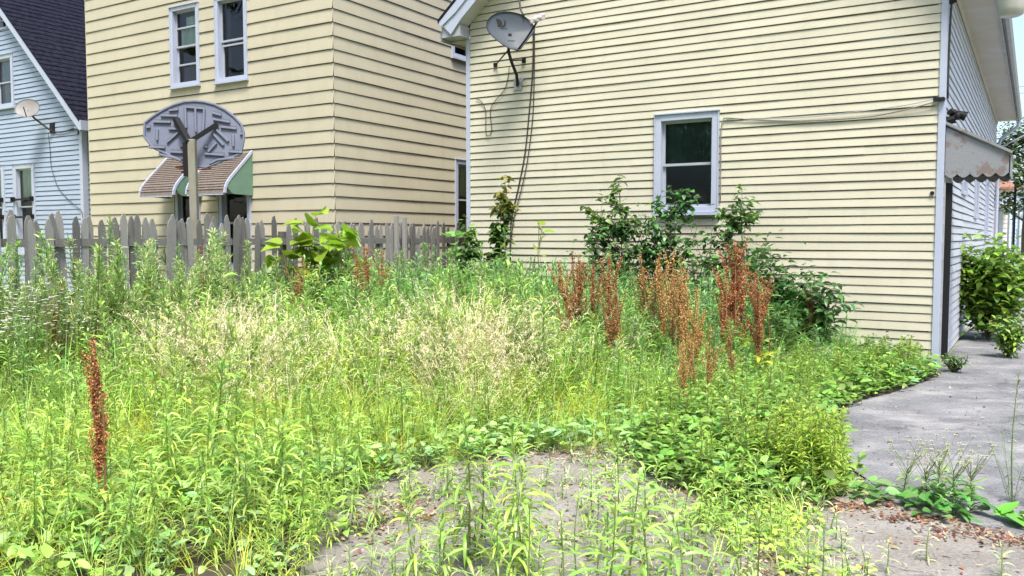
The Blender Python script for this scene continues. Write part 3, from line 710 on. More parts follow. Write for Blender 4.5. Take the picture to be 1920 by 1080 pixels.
# shingles: real overlapping courses on the right slope
for sgn in (1, -1):
    X = (lambda x: x) if sgn > 0 else (lambda x: WC-x)
    n = 30; rr = random.Random(3)
    for i in range(n):
        t0 = -.3 + (PC+.3)*i/n; t1 = -.3 + (PC+.3)*(i+1.15)/n
        y = .26; 
        while y > -12.3:
            wd = rr.uniform(.2, .45); y2 = max(y-wd, -12.3); dzz = rr.uniform(0, .012)
            pts = [Vector((X(t0), y, EC+t0*SC+.15+dzz)), Vector((X(t1), y, EC+t1*SC+.125)), Vector((X(t1), y, EC+t1*SC+.11)), Vector((X(t0), y, EC+t0*SC+.115))]
            rf.prism([fC @ p for p in pts], fC.to_3x3() @ Vector((0, y2-y, 0))); y = y2
build('roof', rf, M['shing'], HC)
fa = MB()
for s in (1, -1): cslope(fa, s, .20, .20, .25, -.10); cslope(fa, s, .02, 0.0, .2, -.04)
fa.box(fC, (-.36, -12.2, EC-.36), (-.30, .25, EC-.14)); fa.box(fC, (-.32, -12, EC-.30), (.0, .2, EC-.27))
fa.box(fC, (WC+.3, -12.2, EC-.36), (WC+.36, .25, EC-.14))
build('fascia', fa, M['trim'], HC)
# small dish on it
D2 = empty('satellite_dish', fC @ Vector((1.15, .02, 4.2)), 'small round pale dish with rust stains on the blue house', 'satellite dish')
f2 = dish_frame(fC @ Vector((1.52, .42, 4.68)), Vector((.05, -.9, .35)))
build('reflector', dish_mesh([(.29*math.cos(t), .24*math.sin(t)) for t in [2*math.pi*i/24 for i in range(24)]], f2, .04), M['steel2'], D2, smooth=True)
a = MB(); a.tube([f2 @ Vector((0, -.05, -.05)), fC @ Vector((1.45, .3, 4.45)), fC @ Vector((1.22, .10, 4.2)), fC @ Vector((1.15, .03, 4.15))], .022); a.tube([f2 @ Vector((.02, -.24, 0)), f2 @ Vector((.08, -.15, .3))], .012); a.box(fC, (1.08, .014, 4.1), (1.25, .05, 4.35)); build('mast', a, M['black'], D2)
cable('black cable running from the small dish to the corner of the blue house', [(1.1, .04, 4.14), (.8, .04, 4.10), (.4, .04, 4.13), (.1, .05, 4.16), (.09, .05, 4.0)], .016, M['cable'], fr=fC)
cable('thin wire drooping diagonally across the blue house wall', [(1.34, .04, 4.12), (1.30, .03, 3.8), (1.27, .03, 3.34), (1.15, .03, 3.05), (1.0, .03, 2.8), (.6, .03, 2.5), (.075, .04, 2.22), (.0, .05, 2.0)], .007, M['cable'], fr=fC)
# white house behind the blue roof
HW = empty('white_house', (-14.5, 40, 0), 'white sided house peeking over the dark shingled roof', 'house')
mb = MB(); fw = fr_front((-15.5, 38)); siding(mb, fw, .15, 0, 9, .3, 13.2, lip=.02, gap=.02); mb.box(fw, (0.0, -9, 0), (9, -.1, 13)); build('wall', mb, M['sidS'], HW)
rf = MB(); rf.prism([fw @ Vector(p) for p in ((-.5, .5, 13.1), (4.5, .5, 16.5), (9.5, .5, 13.1))], d1*10); build('roof', rf, M['shing'], HW)

# ------------------------------------------------------------------ houses far right, tree, wires
HD = empty('pink_house', (22.6, 38, 0), 'pinkish house with a white porch gable beyond the end of the driveway', 'house')
def P(px, Y): return (px-960)/1590*Y
def Z(py, Y): return CAM_H + (445-py)/1590*Y
I4 = Matrix.Identity(4)
Y = 38; mb = MB(); fr = Matrix.Translation((P(1850, Y), Y, 0)) @ Matrix.Rotation(R(180), 4, 'Z')
x0, x1 = P(1850, Y), P(1894, Y)
fq = frame((x1, Y), (-1, 0), (0, -1))
siding(mb, fq, .2, 0, x1-x0, 0.02, Z(357, Y), lip=.02, gap=.02); mb.box(I4, (x0, Y+.1, 0), (x1, Y+9, Z(357, Y))); build('wall', mb, M['sidD'], HD)
rf = MB(); rf.prism([Vector((x0-.4, Y-.4, Z(357, Y))), Vector((x0-.4, Y-.4, Z(352, Y))), Vector((x0-.4, Y+4, Z(300, Y))), Vector((x0-.4, Y+9, Z(352, Y)))], Vector((x1-x0+.7, 0, 0))); build('roof', rf, M['brick'], HD)
ch = MB(); ch.box(I4, (P(1873, Y), Y+.5, Z(360, Y)), (P(1888, Y), Y+1.4, Z(318, Y))); ch.box(I4, (P(1872, Y), Y+.42, Z(322, Y)), (P(1889, Y), Y+1.5, Z(317, Y))); build('chimney', ch, M['brick'], HD)
pc = MB(); pc.prism([Vector((P(1862, Y), Y-1.2, Z(386, Y))), Vector((P(1873, Y), Y-1.2, Z(372, Y))), Vector((P(1884, Y), Y-1.2, Z(386, Y)))], Vector((0, 1.2, 0)))
pc.box(I4, (P(1863, Y), Y-1.1, 0), (P(1864.5, Y), Y-.95, Z(386, Y))); pc.box(I4, (P(1881.5, Y), Y-1.1, 0), (P(1883, Y), Y-.95, Z(386, Y))); build('porch', pc, M['trim'], HD)
dr = MB(); dr.box(I4, (P(1869, Y), Y-.08, 0), (P(1876, Y), Y-.03, Z(393, Y))); build('door', dr, M['sash'], HD)
HE = empty('garage', (28, 46, 0), 'pale blue garage with a white door at the far right edge', 'garage')
Y = 46; x0, x1 = P(1897, Y), P(2040, Y); fq = frame((x1, Y), (-1, 0), (0, -1))
mb = MB(); siding(mb, fq, .2, 0, x1-x0, 0.02, Z(361, Y), lip=.02, gap=.02); mb.box(I4, (x0, Y+.1, 0), (x1, Y+7, Z(361, Y))); build('wall', mb, M['sidE'], HE)
rf = MB(); rf.prism([Vector((x0-.5, Y-.4, Z(362, Y))), Vector((x0-.5, Y-.4, Z(357, Y))), Vector((x0-.5, Y+3.5, Z(332, Y))), Vector((x0-.5, Y+7.4, Z(357, Y)))], Vector((x1-x0+1, 0, 0))); build('roof', rf, M['trim2'], HE)
g = MB()
for i in range(5):
    za = .03 + i*.42; g.box(I4, (P(1903, Y), Y-.06, za), (P(1990, Y), Y-.02, za+.40))
build('garage_door', g, M['trim'], HE)
g = MB(); g.box(I4, (P(1897, Y), Y-.1, Z(405, Y)), (P(2040, Y), Y-.021, Z(401, Y))); build('door_header', g, M['trim2'], HE)
# pole light and bracket near the far eave corner
ba = empty('wall_bracket', sB @ Vector((SIDE-.1, .1, 4.1)), 'thin grey bracket arm with a small head by the far downspout', 'bracket')
a = MB(); a.tube([sB @ Vector((SIDE-.14, .1, 4.0)), sB @ Vector((SIDE-.2, .95, 4.45))], .02); build('arm', a, M['trim2'], ba)
a = MB(); a.lathe(None, [(0, 0), (.06, .0), (.10, .05), (.10, .14), (.06, .18), (0, .18)], 12, Matrix.Translation(sB @ Vector((SIDE-.2, .93, 4.4)))); build('lamp_head', a, M['trim2'], ba)
fp = empty('street_sign', (P(1899, 30), 30, 0), 'dark street fixture on a thin post in front of the garage', 'post')
a = MB(); a.tube([(P(1899, 30), 30, 0), (P(1899, 30), 30, Z(345, 30))], .04); build('post', a, M['black'], fp)
a = MB(); a.bar((P(1897, 30), 29.9, Z(340, 30)), (P(1906, 30), 29.9, Z(348, 30)), .22, .2); build('fixture_head', a, M['black'], fp)
for i, (yy, za, zb, lb) in enumerate(((168, .0, 0, 'upper utility wire crossing the sky at the right'), (180, 0, 0, 'second utility wire just under the upper one'), (256, 0, 0, 'faint lower utility wire above the far trees'), (268, 0, 0, 'lowest utility wire above the far trees'))):
    Y = 44; z = Z(yy, Y); cable(lb, [(P(1700, Y+3), Y+3, z+.4), (P(1890, Y), Y, z), (P(2200, Y), Y-4, z+.9)], .018, M['greycable'], cat='wire')

# ------------------------------------------------------------------ basketball hoop (seen from behind)
hx, hy = -4.17, 11.2
HP = empty('basketball_hoop', (hx, hy, 0), 'grey fan shaped basketball backboard on a square pole behind the fence', 'basketball hoop')
a = MB(); a.bar((hx+.01, hy, 0), (hx-.02, hy, 2.88), .095, .095, up=Vector((0, 1, 0))); build('pole', a, M['pole'], HP, bevel=.008)
bb = [(-.66, .17), (-.66, -.02), (-.55, -.16), (-.02, -.42), (.16, -.43), (.62, -.24), (.655, -.06), (.655, .05), (.62, .16), (.52, .27), (.40, .36), (.26, .43), (.12, .465), (0, .475), (-.14, .465), (-.28, .42), (-.42, .35), (-.54, .27)]
BF = dish_frame(Vector((-4.23, hy+.20, 2.95)), Vector((.06, -1, .12)))
bd = MB(); bd.prism([BF @ Vector((x, y, -.03)) for x, y in bb], BF.to_3x3() @ Vector((0, 0, .03)))
b_ = build('backboard', bd, M['plastic'], HP, bevel=.006)
rb = MB(); rb.tube([BF @ Vector((x*.985, y*.985, .005)) for x, y in bb + bb[:1]], .018, 6); build('rim_edge', rb, M['plastic'], b_)
# moulded ribs and painted channel shade on the back of the board (zoom picture coordinates, 4 px per photo px)
def zb(x, y): return ((x-425)/ (4*142), (315-y)/(4*142))
ribs = [((235,125),(305,118)), ((175,165),(300,168)), ((120,213),(250,215)), ((70,255),(100,255)), ((152,268),(152,355)), ((90,408),(212,410)), ((165,460),(290,490)), ((290,490),(375,525)), ((250,442),(415,450)), ((235,265),(330,268)), ((325,380),(370,435)), ((225,370),(310,290)),
        ((355,98),(500,110)), ((357,100),(365,260)), ((432,110),(438,290)), ((497,110),(492,280)), ((555,140),(625,160)), ((565,190),(690,212)), ((620,248),(740,262)), ((765,300),(785,302)), ((714,305),(718,400)), ((680,438),(785,442)), ((565,300),(645,390)), ((590,270),(680,360)), ((505,455),(650,465)), ((540,530),(600,500)), ((600,500),(730,485)), ((530,440),(590,370)), ((375,395),(415,405)), ((495,400),(525,405))]
rr_ = MB()
for (p, q) in ribs:
    a_, b2 = zb(*p), zb(*q); rr_.bar(BF @ Vector((a_[0], a_[1], .014)), BF @ Vector((b2[0], b2[1], .014)), .028, .036, up=BF.to_3x3() @ Vector((0, 0, 1)))
build('moulded_ribs', rr_, M['plastic'], b_, bevel=.005)
dk = mat('painted_channel_shade', (0.10, 0.10, 0.14), rough=.6)
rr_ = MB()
for (p, q) in ribs:   # flat strip beside each rib, its dark colour standing for channel shade
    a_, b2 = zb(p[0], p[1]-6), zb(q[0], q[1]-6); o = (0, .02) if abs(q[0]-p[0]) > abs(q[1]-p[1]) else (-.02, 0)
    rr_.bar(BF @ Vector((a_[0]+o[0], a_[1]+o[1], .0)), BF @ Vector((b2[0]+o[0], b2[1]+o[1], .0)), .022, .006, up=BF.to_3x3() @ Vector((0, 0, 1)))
build('channel_shade', rr_, dk, b_)
ya = MB(); J = Vector((hx-.05, hy-.03, 2.84))
for q in ((290, 190), (595, 228)):
    e = BF @ Vector((*zb(*q), .02)); ya.bar(J, e, .075 if q[0] < 400 else .04, .06)
ya.bar((hx-.09, hy+.02, 2.84), (hx-.09, hy+.03, 2.40), .085, .12, up=Vector((0, 1, 0)))
for k in range(5): ya.bar((hx-.10, hy-.01, 2.45+.08*k), (hx-.165, hy+.0, 2.45+.08*k), .02)
build('mounting_arms', ya, M['black'], HP)
rm = MB(); rc = BF @ Vector((-.12, -.36, -.36)); n = 28
rm.tube([rc + Vector((.225*math.cos(t), .225*math.sin(t), 0)) for t in [2*math.pi*i/n for i in range(n+1)]], .010, 6); rm.bar(BF @ Vector((-.12, -.33, -.03)), rc + Vector((0, -.22, 0)), .1, .02); build('hoop_ring', rm, M['ball'], HP)

# ------------------------------------------------------------------ picket fence
F0 = Vector((-5.123, 8.5, 0)); fF = frame(F0, d1, -d2)
FN = empty('picket_fence', tuple(F0 + d1*3), 'weathered grey wooden picket fence between the weeds and the houses', 'fence')
rail = MB()
for z in (.45, 1.5): 
    rail.box(fF, (-4.2, -.06, z), (9.3, -.022, z+.085))
build('rail', rail, M['wood'], FN)
for s in [-3.4, -1.0, 1.4, 3.85, 7.9]:
    ps = MB(); ps.box(fF, (s-.045, -.15, 0), (s+.045, -.061, 1.68)); build('post', ps, M['wood'], FN)
rp = random.Random(8)
s = -4.1; pk = 0
gaps = [(3.50, 3.58), (3.74, 3.86), (4.05, 4.13)]
pm = []
for var in range(16):
    q = MB(); w = rp.uniform(.078, .089); hh = 1.835 + rp.uniform(-.045, .045); th = .018
    lean = rp.uniform(-.012, .012)
    tip = rp.choice([0, 1, 2])
    top_ = [(-w/2, hh-.09), (-w*.36, hh-.045), (-w*.16, hh-.008), (w*.12, hh-rp.uniform(0, .012)), (w*.34, hh-.05), (w/2, hh-.095)]
    if tip == 2: top_ = [(-w/2, hh-.08), (-w*.3, hh-.02), (w*.05, hh), (w*.25, hh-.05), (w/2, hh-.12)]
    poly = [(-w/2+.004, .04), (w/2-.003, .03)] + [(x+lean, z) for x, z in top_[::-1]]
    poly.insert(2, (w/2-.002+lean*.4, .9)); poly.append((-w/2+lean*.4, .9))
    q.prism([Vector((x, 0, z)) for x, z in poly], Vector((0, th, 0)))
    me = bpy.data.meshes.new('picket'); me.from_pydata(q.v, [], q.f); me.materials.append(M['wood']); pm.append(me)
while s < 9.2 and pk < 150:
    me = rp.choice(pm)
    if not any(a < s < b for a, b in gaps) and (rp.random() > .03 or s > 5 or 2 < s < 3):
        o = link(bpy.data.objects.new('picket', me)); o.parent = FN
        o.location = fF @ Vector((s, -.02 + rp.uniform(-.003, .006), rp.uniform(-.045, .035))) - worldloc(FN)
        o.rotation_euler = (rp.gauss(0, .02), rp.gauss(0, .026), math.atan2(d1.y, d1.x)); pk += 1
    s += .085 + rp.uniform(-.004, .006)
for i, sx in enumerate((6.10, 6.30)):
    q = MB(); q.box(fF, (sx, .03, 0), (sx+.065, .09, 1.95-.02*i)); tag(build('fence_post', q, M['wood'], loc=tuple(fF @ Vector((sx, 0, 0))), bevel=.006), ['taller of the two weathered posts rising above the fence', 'shorter right hand weathered post of the pair above the fence'][i], 'post')

# ================================================================== VEGETATION
class Cloud:
    """accumulates quads with per-vertex plant colours"""
    def __init__(s): s.V = []; s.F = []; s.C = []; s.n = 0
    def add(s, v, f, c):
        s.V.append(v); s.F.append(f + s.n); s.C.append(c); s.n += len(v)
    def arrays(s): return np.concatenate(s.V), np.concatenate(s.F), np.concatenate(s.C)
    def mesh(s, name, m, off=(0,0,0)):
        v, f, c = s.arrays(); v = v - np.array(off)
        me = bpy.data.meshes.new(name)
        me.vertices.add(len(v)); me.vertices.foreach_set('co', v.astype(np.float32).ravel())
        me.loops.add(len(f)*4); me.loops.foreach_set('vertex_index', f.astype(np.int32).ravel())
        me.polygons.add(len(f)); me.polygons.foreach_set('loop_start', np.arange(len(f), dtype=np.int32)*4)
        try: me.polygons.foreach_set('loop_total', np.full(len(f), 4, dtype=np.int32))
        except Exception: pass
        me.polygons.foreach_set('use_smooth', np.ones(len(f), dtype=bool))
        at = me.attributes.new('tint', 'FLOAT_COLOR', 'POINT')
        cc = np.ones((len(v), 4), dtype=np.float32); cc[:, :3] = c
        at.data.foreach_set('color', cc.ravel())
        me.materials.append(m); me.update(calc_edges=True); me.validate()
        return me

LANCE = np.array([.18, .75, 1.0, .78, .05])
GRASS = np.array([.8, 1.0, .8, .5, .05])
OVATE = np.array([.25, .95, 1.0, .62, .04])
HEART = np.array([.45, 1.05, 1.0, .85, .5, .03])
def ribbons(cl, base, az, el, L, W, droop, col, prof=LANCE, roll=None, fold=0.0, wav=0.0):
    """leaves as bent strips. base (N,3); arrays az, el, L, W, droop (N); col (N,3)"""
    N = len(az); K = len(prof)
    ts = np.linspace(0, 1, K)
    c = np.empty((N, K, 3)); c[:, 0] = base
    e = np.array(el, float); 
    for k in range(1, K):
        ee = e - droop*(ts[k-1]+ts[k])/2
        st = (L/(K-1))[:, None]*np.stack([np.cos(ee)*np.cos(az), np.cos(ee)*np.sin(az), np.sin(ee)], 1)
        c[:, k] = c[:, k-1] + st
    if roll is None: roll = rng.normal(0, .35, N)
    side = np.stack([-np.sin(az)*np.cos(roll), np.cos(az)*np.cos(roll), np.sin(roll)], 1)
    w = (W[:, None]*prof[None, :]/2)[:, :, None]
    if wav: w = w*(1+wav*rng.normal(0, 1, (N, K, 1)))
    if fold:
        up = np.array([0, 0, 1.0])*fold
        v = np.stack([c - side[:, None]*w + up*w, c, c + side[:, None]*w + up*w], 2).reshape(N, K*3, 3)
        f = []
        for k in range(K-1):
            a = 3*k; f += [[a, a+1, a+4, a+3], [a+1, a+2, a+5, a+4]]
        m = 3
    else:
        v = np.stack([c - side[:, None]*w, c + side[:, None]*w], 2).reshape(N, K*2, 3)
        f = [[2*k, 2*k+1, 2*k+3, 2*k+2] for k in range(K-1)]
        m = 2
    f = np.array(f)[None] + (np.arange(N)*K*m)[:, None, None]
    cl.add(v.reshape(-1, 3), f.reshape(-1, 4), np.repeat(col, K*m, axis=0))

def stems(cl, p0, p1, r0, r1, col, sides=4, K=4, bend=0.03):
    """tapered slightly bent stems"""
    N = len(p0); ts = np.linspace(0, 1, K); d = p1 - p0; Ln = np.linalg.norm(d, axis=1, keepdims=True)+1e-9
    b = rng.normal(0, 1, (N, 3))*Ln*bend; 
    d_ = d/Ln; a = np.cross(d_, np.array([.31, .17, .93])); a /= np.linalg.norm(a, axis=1, keepdims=True)+1e-9; bb_ = np.cross(d_, a)
    v = np.empty((N, K, sides, 3))
    for k, t in enumerate(ts):
        c = p0 + d*t + b*np.sin(np.pi*t); r = (r0*(1-t) + r1*t)[:, None]
        for j in range(sides):
            th = 2*np.pi*j/sides; v[:, k, j] = c + (a*np.cos(th) + bb_*np.sin(th))*r
    f = []
    for k in range(K-1):
        for j in range(sides):
            j2 = (j+1) % sides; f.append([k*sides+j, k*sides+j2, (k+1)*sides+j2, (k+1)*sides+j])
    f = np.array(f)[None] + (np.arange(N)*K*sides)[:, None, None]
    cl.add(v.reshape(-1, 3), f.reshape(-1, 4), np.repeat(col, K*sides, axis=0))

def cols(base, n, dv=.18, dh=.10):
    c = np.tile(np.array(base, float), (n, 1)); c *= (1 + rng.normal(0, dv, (n, 1))).clip(.45, 1.7); c *= (1 + rng.normal(0, dh, (n, 3))).clip(.7, 1.4)
    return c.clip(.005, .9)
A = np.array
G_LIME = (.42, .58, .10); G_MID = (.28, .47, .09); G_COOL = (.31, .50, .18); G_DARK = (.06, .145, .04); G_PALE = (.46, .56, .24); G_YEL = (.54, .56, .05)
TAN = (.85, .74, .48); RUST = (.36, .155, .07); STEMG = (.20, .27, .08)

def goldenrod(h, seed=0, n=None, L=.10, W=.014, col=G_LIME, el0=.95, parts=False, start=.08, droop=1.25):
    st = Cloud(); lf = Cloud()
    lean = rng.normal(0, .05*h, 2)
    stems(st, A([[0, 0, -.02]]), A([[lean[0], lean[1], h*.97]]), A([.0042+.002*h]), A([.002]), cols(STEMG, 1), sides=5, K=6)
    n = n or int(30 + 45*h)
    t = np.linspace(start, 1, n) + rng.normal(0, .006, n); t = t.clip(0, 1)
    az = np.arange(n)*2.399 + rng.normal(0, .25, n)
    base = np.stack([lean[0]*t, lean[1]*t, h*.97*t], 1)
    ll = L*(.75+.55*np.sin(np.pi*np.clip(t*.9+.08, 0, 1)))*(1-.45*np.maximum(0, t-.85)/.15)*rng.uniform(.8, 1.2, n)
    el = .15 + el0*t**1.5 + .45*np.maximum(0, (t-.86)/.14) + rng.normal(0, .12, n)
    ribbons(lf, base, az, el, ll, W*rng.uniform(.8, 1.25, n), droop*rng.uniform(.6, 1.3, n), cols(col, n), fold=.35)
    return (st, lf) if parts else merge(st, lf)
def merge(*cs):
    c = Cloud()
    for x in cs:
        if x.n: c.add(*x.arrays())
    return c
def horseweed(h, col=G_COOL):
    c = Cloud(); lean = rng.normal(0, .04*h, 2)
    stems(c, A([[0, 0, 0]]), A([[lean[0], lean[1], h*.92]]), A([.006]), A([.0025]), cols(STEMG, 1), K=6)
    n = int(70*h); t = np.linspace(.1, .95, n); az = np.arange(n)*2.399 + rng.normal(0, .3, n)
    base = np.stack([lean[0]*t, lean[1]*t, h*.92*t], 1)
    ribbons(c, base, az, .5+.4*t+rng.normal(0, .15, n), .085*(1.15-t*.5)*rng.uniform(.7, 1.2, n), np.full(n, .008), rng.uniform(.4, 1.1, n), cols(col, n))
    # feathery top
    m = int(26*h); t = rng.uniform(.55, .97, m); az = rng.uniform(0, 6.28, m)
    p0 = np.stack([lean[0]*t, lean[1]*t, h*.92*t], 1); bl = (1.02-t)*.38*h*rng.uniform(.5, 1, m)
    p1 = p0 + np.stack([np.cos(az)*bl*.45, np.sin(az)*bl*.45, bl*.9], 1)
    stems(c, p0, p1, np.full(m, .0018), np.full(m, .001), cols(STEMG, m), sides=3, K=3)
    k = 7; idx = np.repeat(np.arange(m), k); tt = rng.uniform(.25, 1, m*k)[:, None]
    b = p0[idx]*(1-tt) + p1[idx]*tt; q = m*k
    ribbons(c, b, rng.uniform(0, 6.28, q), rng.uniform(.2, 1.3, q), rng.uniform(.02, .045, q), np.full(q, .0055), rng.uniform(0, .6, q), cols(G_PALE if rng.random() < .6 else col, q), prof=A([.5, 1, .1]))
    return c
def grass(n=16, h=.5, w=.006, col=G_LIME, spread=.04, curl=1.6):
    c = Cloud(); az = rng.uniform(0, 6.28, n); r = rng.uniform(0, spread, n)
    base = np.stack([np.cos(az)*r, np.sin(az)*r, np.zeros(n)], 1)
    ribbons(c, base, az+rng.normal(0, .6, n), rng.uniform(1.0, 1.5, n), h*rng.uniform(.6, 1.15, n), w*rng.uniform(.7, 1.3, n), curl*rng.uniform(.3, 1.1, n), cols(col, n), prof=GRASS)
    return c
def tangrass(h=.9, n=9):
    c = Cloud(); az = rng.uniform(0, 6.28, n); hh = h*rng.uniform(.75, 1.1, n)
    lean = rng.uniform(.05, .35, n)*hh
    p0 = np.stack([np.cos(az)*.03, np.sin(az)*.03, np.zeros(n)], 1)
    ribbons(c, p0, az, np.full(n, 1.45), hh, np.full(n, .0048), rng.uniform(.5, 1.5, n), cols(TAN, n, .15, .05), prof=A([1, 1, 1, 1, .8, .6, .4]), roll=np.zeros(n))
    # drooping panicles near the tips: resample along the same curve approx
    v = c.V[-1].reshape(n, 7, 2, 3).mean(2); k = 14
    idx = np.repeat(np.arange(n), k); s = rng.uniform(4.2, 6, n*k); i0 = np.floor(s).astype(int).clip(0, 5); fr_ = (s-i0)[:, None]
    b = v[idx, i0]*(1-fr_) + v[idx, i0+1]*fr_; q = n*k
    ribbons(c, b, rng.uniform(0, 6.28, q), rng.uniform(-.6, 1.2, q), rng.uniform(.02, .05, q), np.full(q, .005), rng.uniform(0, 1.2, q), cols(TAN, q, .2, .06), prof=A([.4, 1, .2]))
    return c
def dock(h=1.2, dens=1.0, col=RUST, split=False, low=True, wide=1.0):
    c = Cloud(); lf = Cloud(); lean = rng.normal(0, .03*h, 2)*(wide if wide < 1 else 1)**2
    stems(c, A([[0, 0, 0]]), A([[lean[0], lean[1], h]]), A([.008]), A([.003]), cols((.24, .13, .06), 1), sides=5, K=6)
    m = int(11*dens); t = rng.uniform(.32, .74, m); az = rng.uniform(0, 6.28, m); bl = h*rng.uniform(.18, .34, m)
    p0 = np.stack([lean[0]*t, lean[1]*t, h*t], 1); sp = rng.uniform(.14, .42, m)*wide; p1 = p0 + np.stack([np.cos(az)*bl*sp, np.sin(az)*bl*sp, bl*.95], 1)
    P0 = np.concatenate([p0, A([[lean[0]*.45, lean[1]*.45, h*.45]])]); P1 = np.concatenate([p1, A([[lean[0], lean[1], h]])])
    stems(c, p0, p1, np.full(m, .003), np.full(m, .0015), cols((.26, .12, .05), m), sides=3, K=3, bend=.0)
    k = int(190*dens); idx = np.repeat(np.arange(m+1), k); idx = np.concatenate([idx, np.full(int(260*dens), m)]); q = len(idx)
    tt = (np.round(rng.uniform(0, 1, q)*22)/22)[:, None] + rng.normal(0, .006, (q, 1))
    b = P0[idx]*(1-tt) + P1[idx]*tt + rng.normal(0, .008, (q, 3))
    cc = cols(col, q, .32, .12); mixv = rng.random(q) < .12; cc[mixv] = cols((.55, .36, .16), int(mixv.sum()), .2, .05)
    ribbons(c, b, rng.uniform(0, 6.28, q), rng.uniform(-1.2, .8, q), rng.uniform(.008, .016, q), rng.uniform(.007, .013, q), np.zeros(q), cc, prof=A([.5, 1, .3]), roll=rng.uniform(-1.5, 1.5, q))
    if low:
        n = 16; t = rng.uniform(.03, .45, n); az = np.arange(n)*2.4
        base = np.stack([lean[0]*t, lean[1]*t, h*t], 1)
        ribbons(lf, base, az, rng.uniform(.2, 1.0, n), .24*(1.1-t)*rng.uniform(.7, 1.2, n), .05*rng.uniform(.6, 1.1, n), rng.uniform(.5, 1.6, n), cols(G_YEL if rng.random() < .4 else G_MID, n, .25, .12), prof=LANCE, fold=.3, wav=.12)
    return (c, lf) if split else merge(c, lf)
def fleabane(h=1.2):
    c = Cloud(); fl = Cloud(); lean = rng.normal(0, .06*h, 2)
    stems(c, A([[0, 0, 0]]), A([[lean[0], lean[1], h*.8]]), A([.004]), A([.0025]), cols(STEMG, 1))
    n = 30; t = np.linspace(.05, .8, n); az = np.arange(n)*2.4
    ribbons(c, np.stack([lean[0]*t, lean[1]*t, h*.8*t], 1), az, rng.uniform(.3, .9, n), .09*rng.uniform(.6, 1.2, n), np.full(n, .013), rng.uniform(.3, 1.2, n), cols(G_MID, n))
    m = 22; t = rng.uniform(.6, .98, m); az = rng.uniform(0, 6.28, m); bl = rng.uniform(.08, .22, m)
    p0 = np.stack([lean[0]*t, lean[1]*t, h*.8*t], 1); p1 = p0 + np.stack([np.cos(az)*bl*.6, np.sin(az)*bl*.6, bl*.9], 1)
    stems(c, p0, p1, np.full(m, .0015), np.full(m, .001), cols(STEMG, m), sides=3, K=3)
    k = 14; idx = np.repeat(np.arange(m), k); q = m*k; az = np.tile(np.arange(k)*2*np.pi/k, m)
    ribbons(fl, p1[idx], az, np.full(q, .25), np.full(q, .017 if h > .6 else .011), np.full(q, .006), np.zeros(q), cols((.82, .80, .84), q, .05, .02), prof=A([.6, 1, .7]), roll=np.zeros(q))
    ribbons(fl, p1 + A([0, 0, .003]) - A([.005, 0, 0]), np.zeros(m), np.zeros(m), np.full(m, .010), np.full(m, .010), np.zeros(m), cols((.7, .55, .05), m, .1, .05), prof=A([.7, 1, .7]), roll=np.zeros(m))
    return c, fl
def broad(h, n, L, W, col, prof=OVATE, up=.5, spread=.05, droop=.9, pet=.5, fold=.25, start=.3):
    """plant with a few stems and broad leaves on petioles"""
    c = Cloud(); az = np.arange(n)*2.4 + rng.normal(0, .4, n); t = rng.uniform(start, 1, n)
    base = np.stack([rng.normal(0, spread, n), rng.normal(0, spread, n), h*t], 1)
    stems(c, A([[0, 0, 0]]), A([[0, 0, h]]), A([.008]), A([.004]), cols(STEMG, 1))
    p1 = base + np.stack([np.cos(az)*L*pet, np.sin(az)*L*pet, np.full(n, L*pet*.7)], 1)
    stems(c, np.stack([0*t, 0*t, h*t*.85], 1), p1, np.full(n, .004), np.full(n, .002), cols(STEMG, n), sides=3, K=3)
    ribbons(c, p1, az+rng.normal(0, .3, n), rng.uniform(up-.5, up+.4, n), L*rng.uniform(.7, 1.15, n), W*rng.uniform(.8, 1.15, n), rng.uniform(.3, droop+.4, n), cols(col, n, .15, .08), prof=prof, fold=fold, wav=.04)
    return c
def cover(n=26, L=.05, W=.035, col=G_MID, h=.12, r=.15):
    c = Cloud(); az = rng.uniform(0, 6.28, n); rr = r*np.sqrt(rng.uniform(0, 1, n)); base = np.stack([np.cos(az)*rr, np.sin(az)*rr, h*rng.uniform(.2, 1, n)*(1-.5*rr/r)], 1)
    ribbons(c, base, rng.uniform(0, 6.28, n), rng.uniform(-.1, .8, n), L*rng.uniform(.6, 1.3, n), W*rng.uniform(.7, 1.2, n), rng.uniform(0, .9, n), cols(col, n, .22, .1), prof=OVATE, fold=.2)
    m = n//3; stems(c, np.stack([base[:m, 0]*.3, base[:m, 1]*.3, np.zeros(m)], 1), base[:m], np.full(m, .002), np.full(m, .001), cols(STEMG, m), sides=3, K=3)
    return c
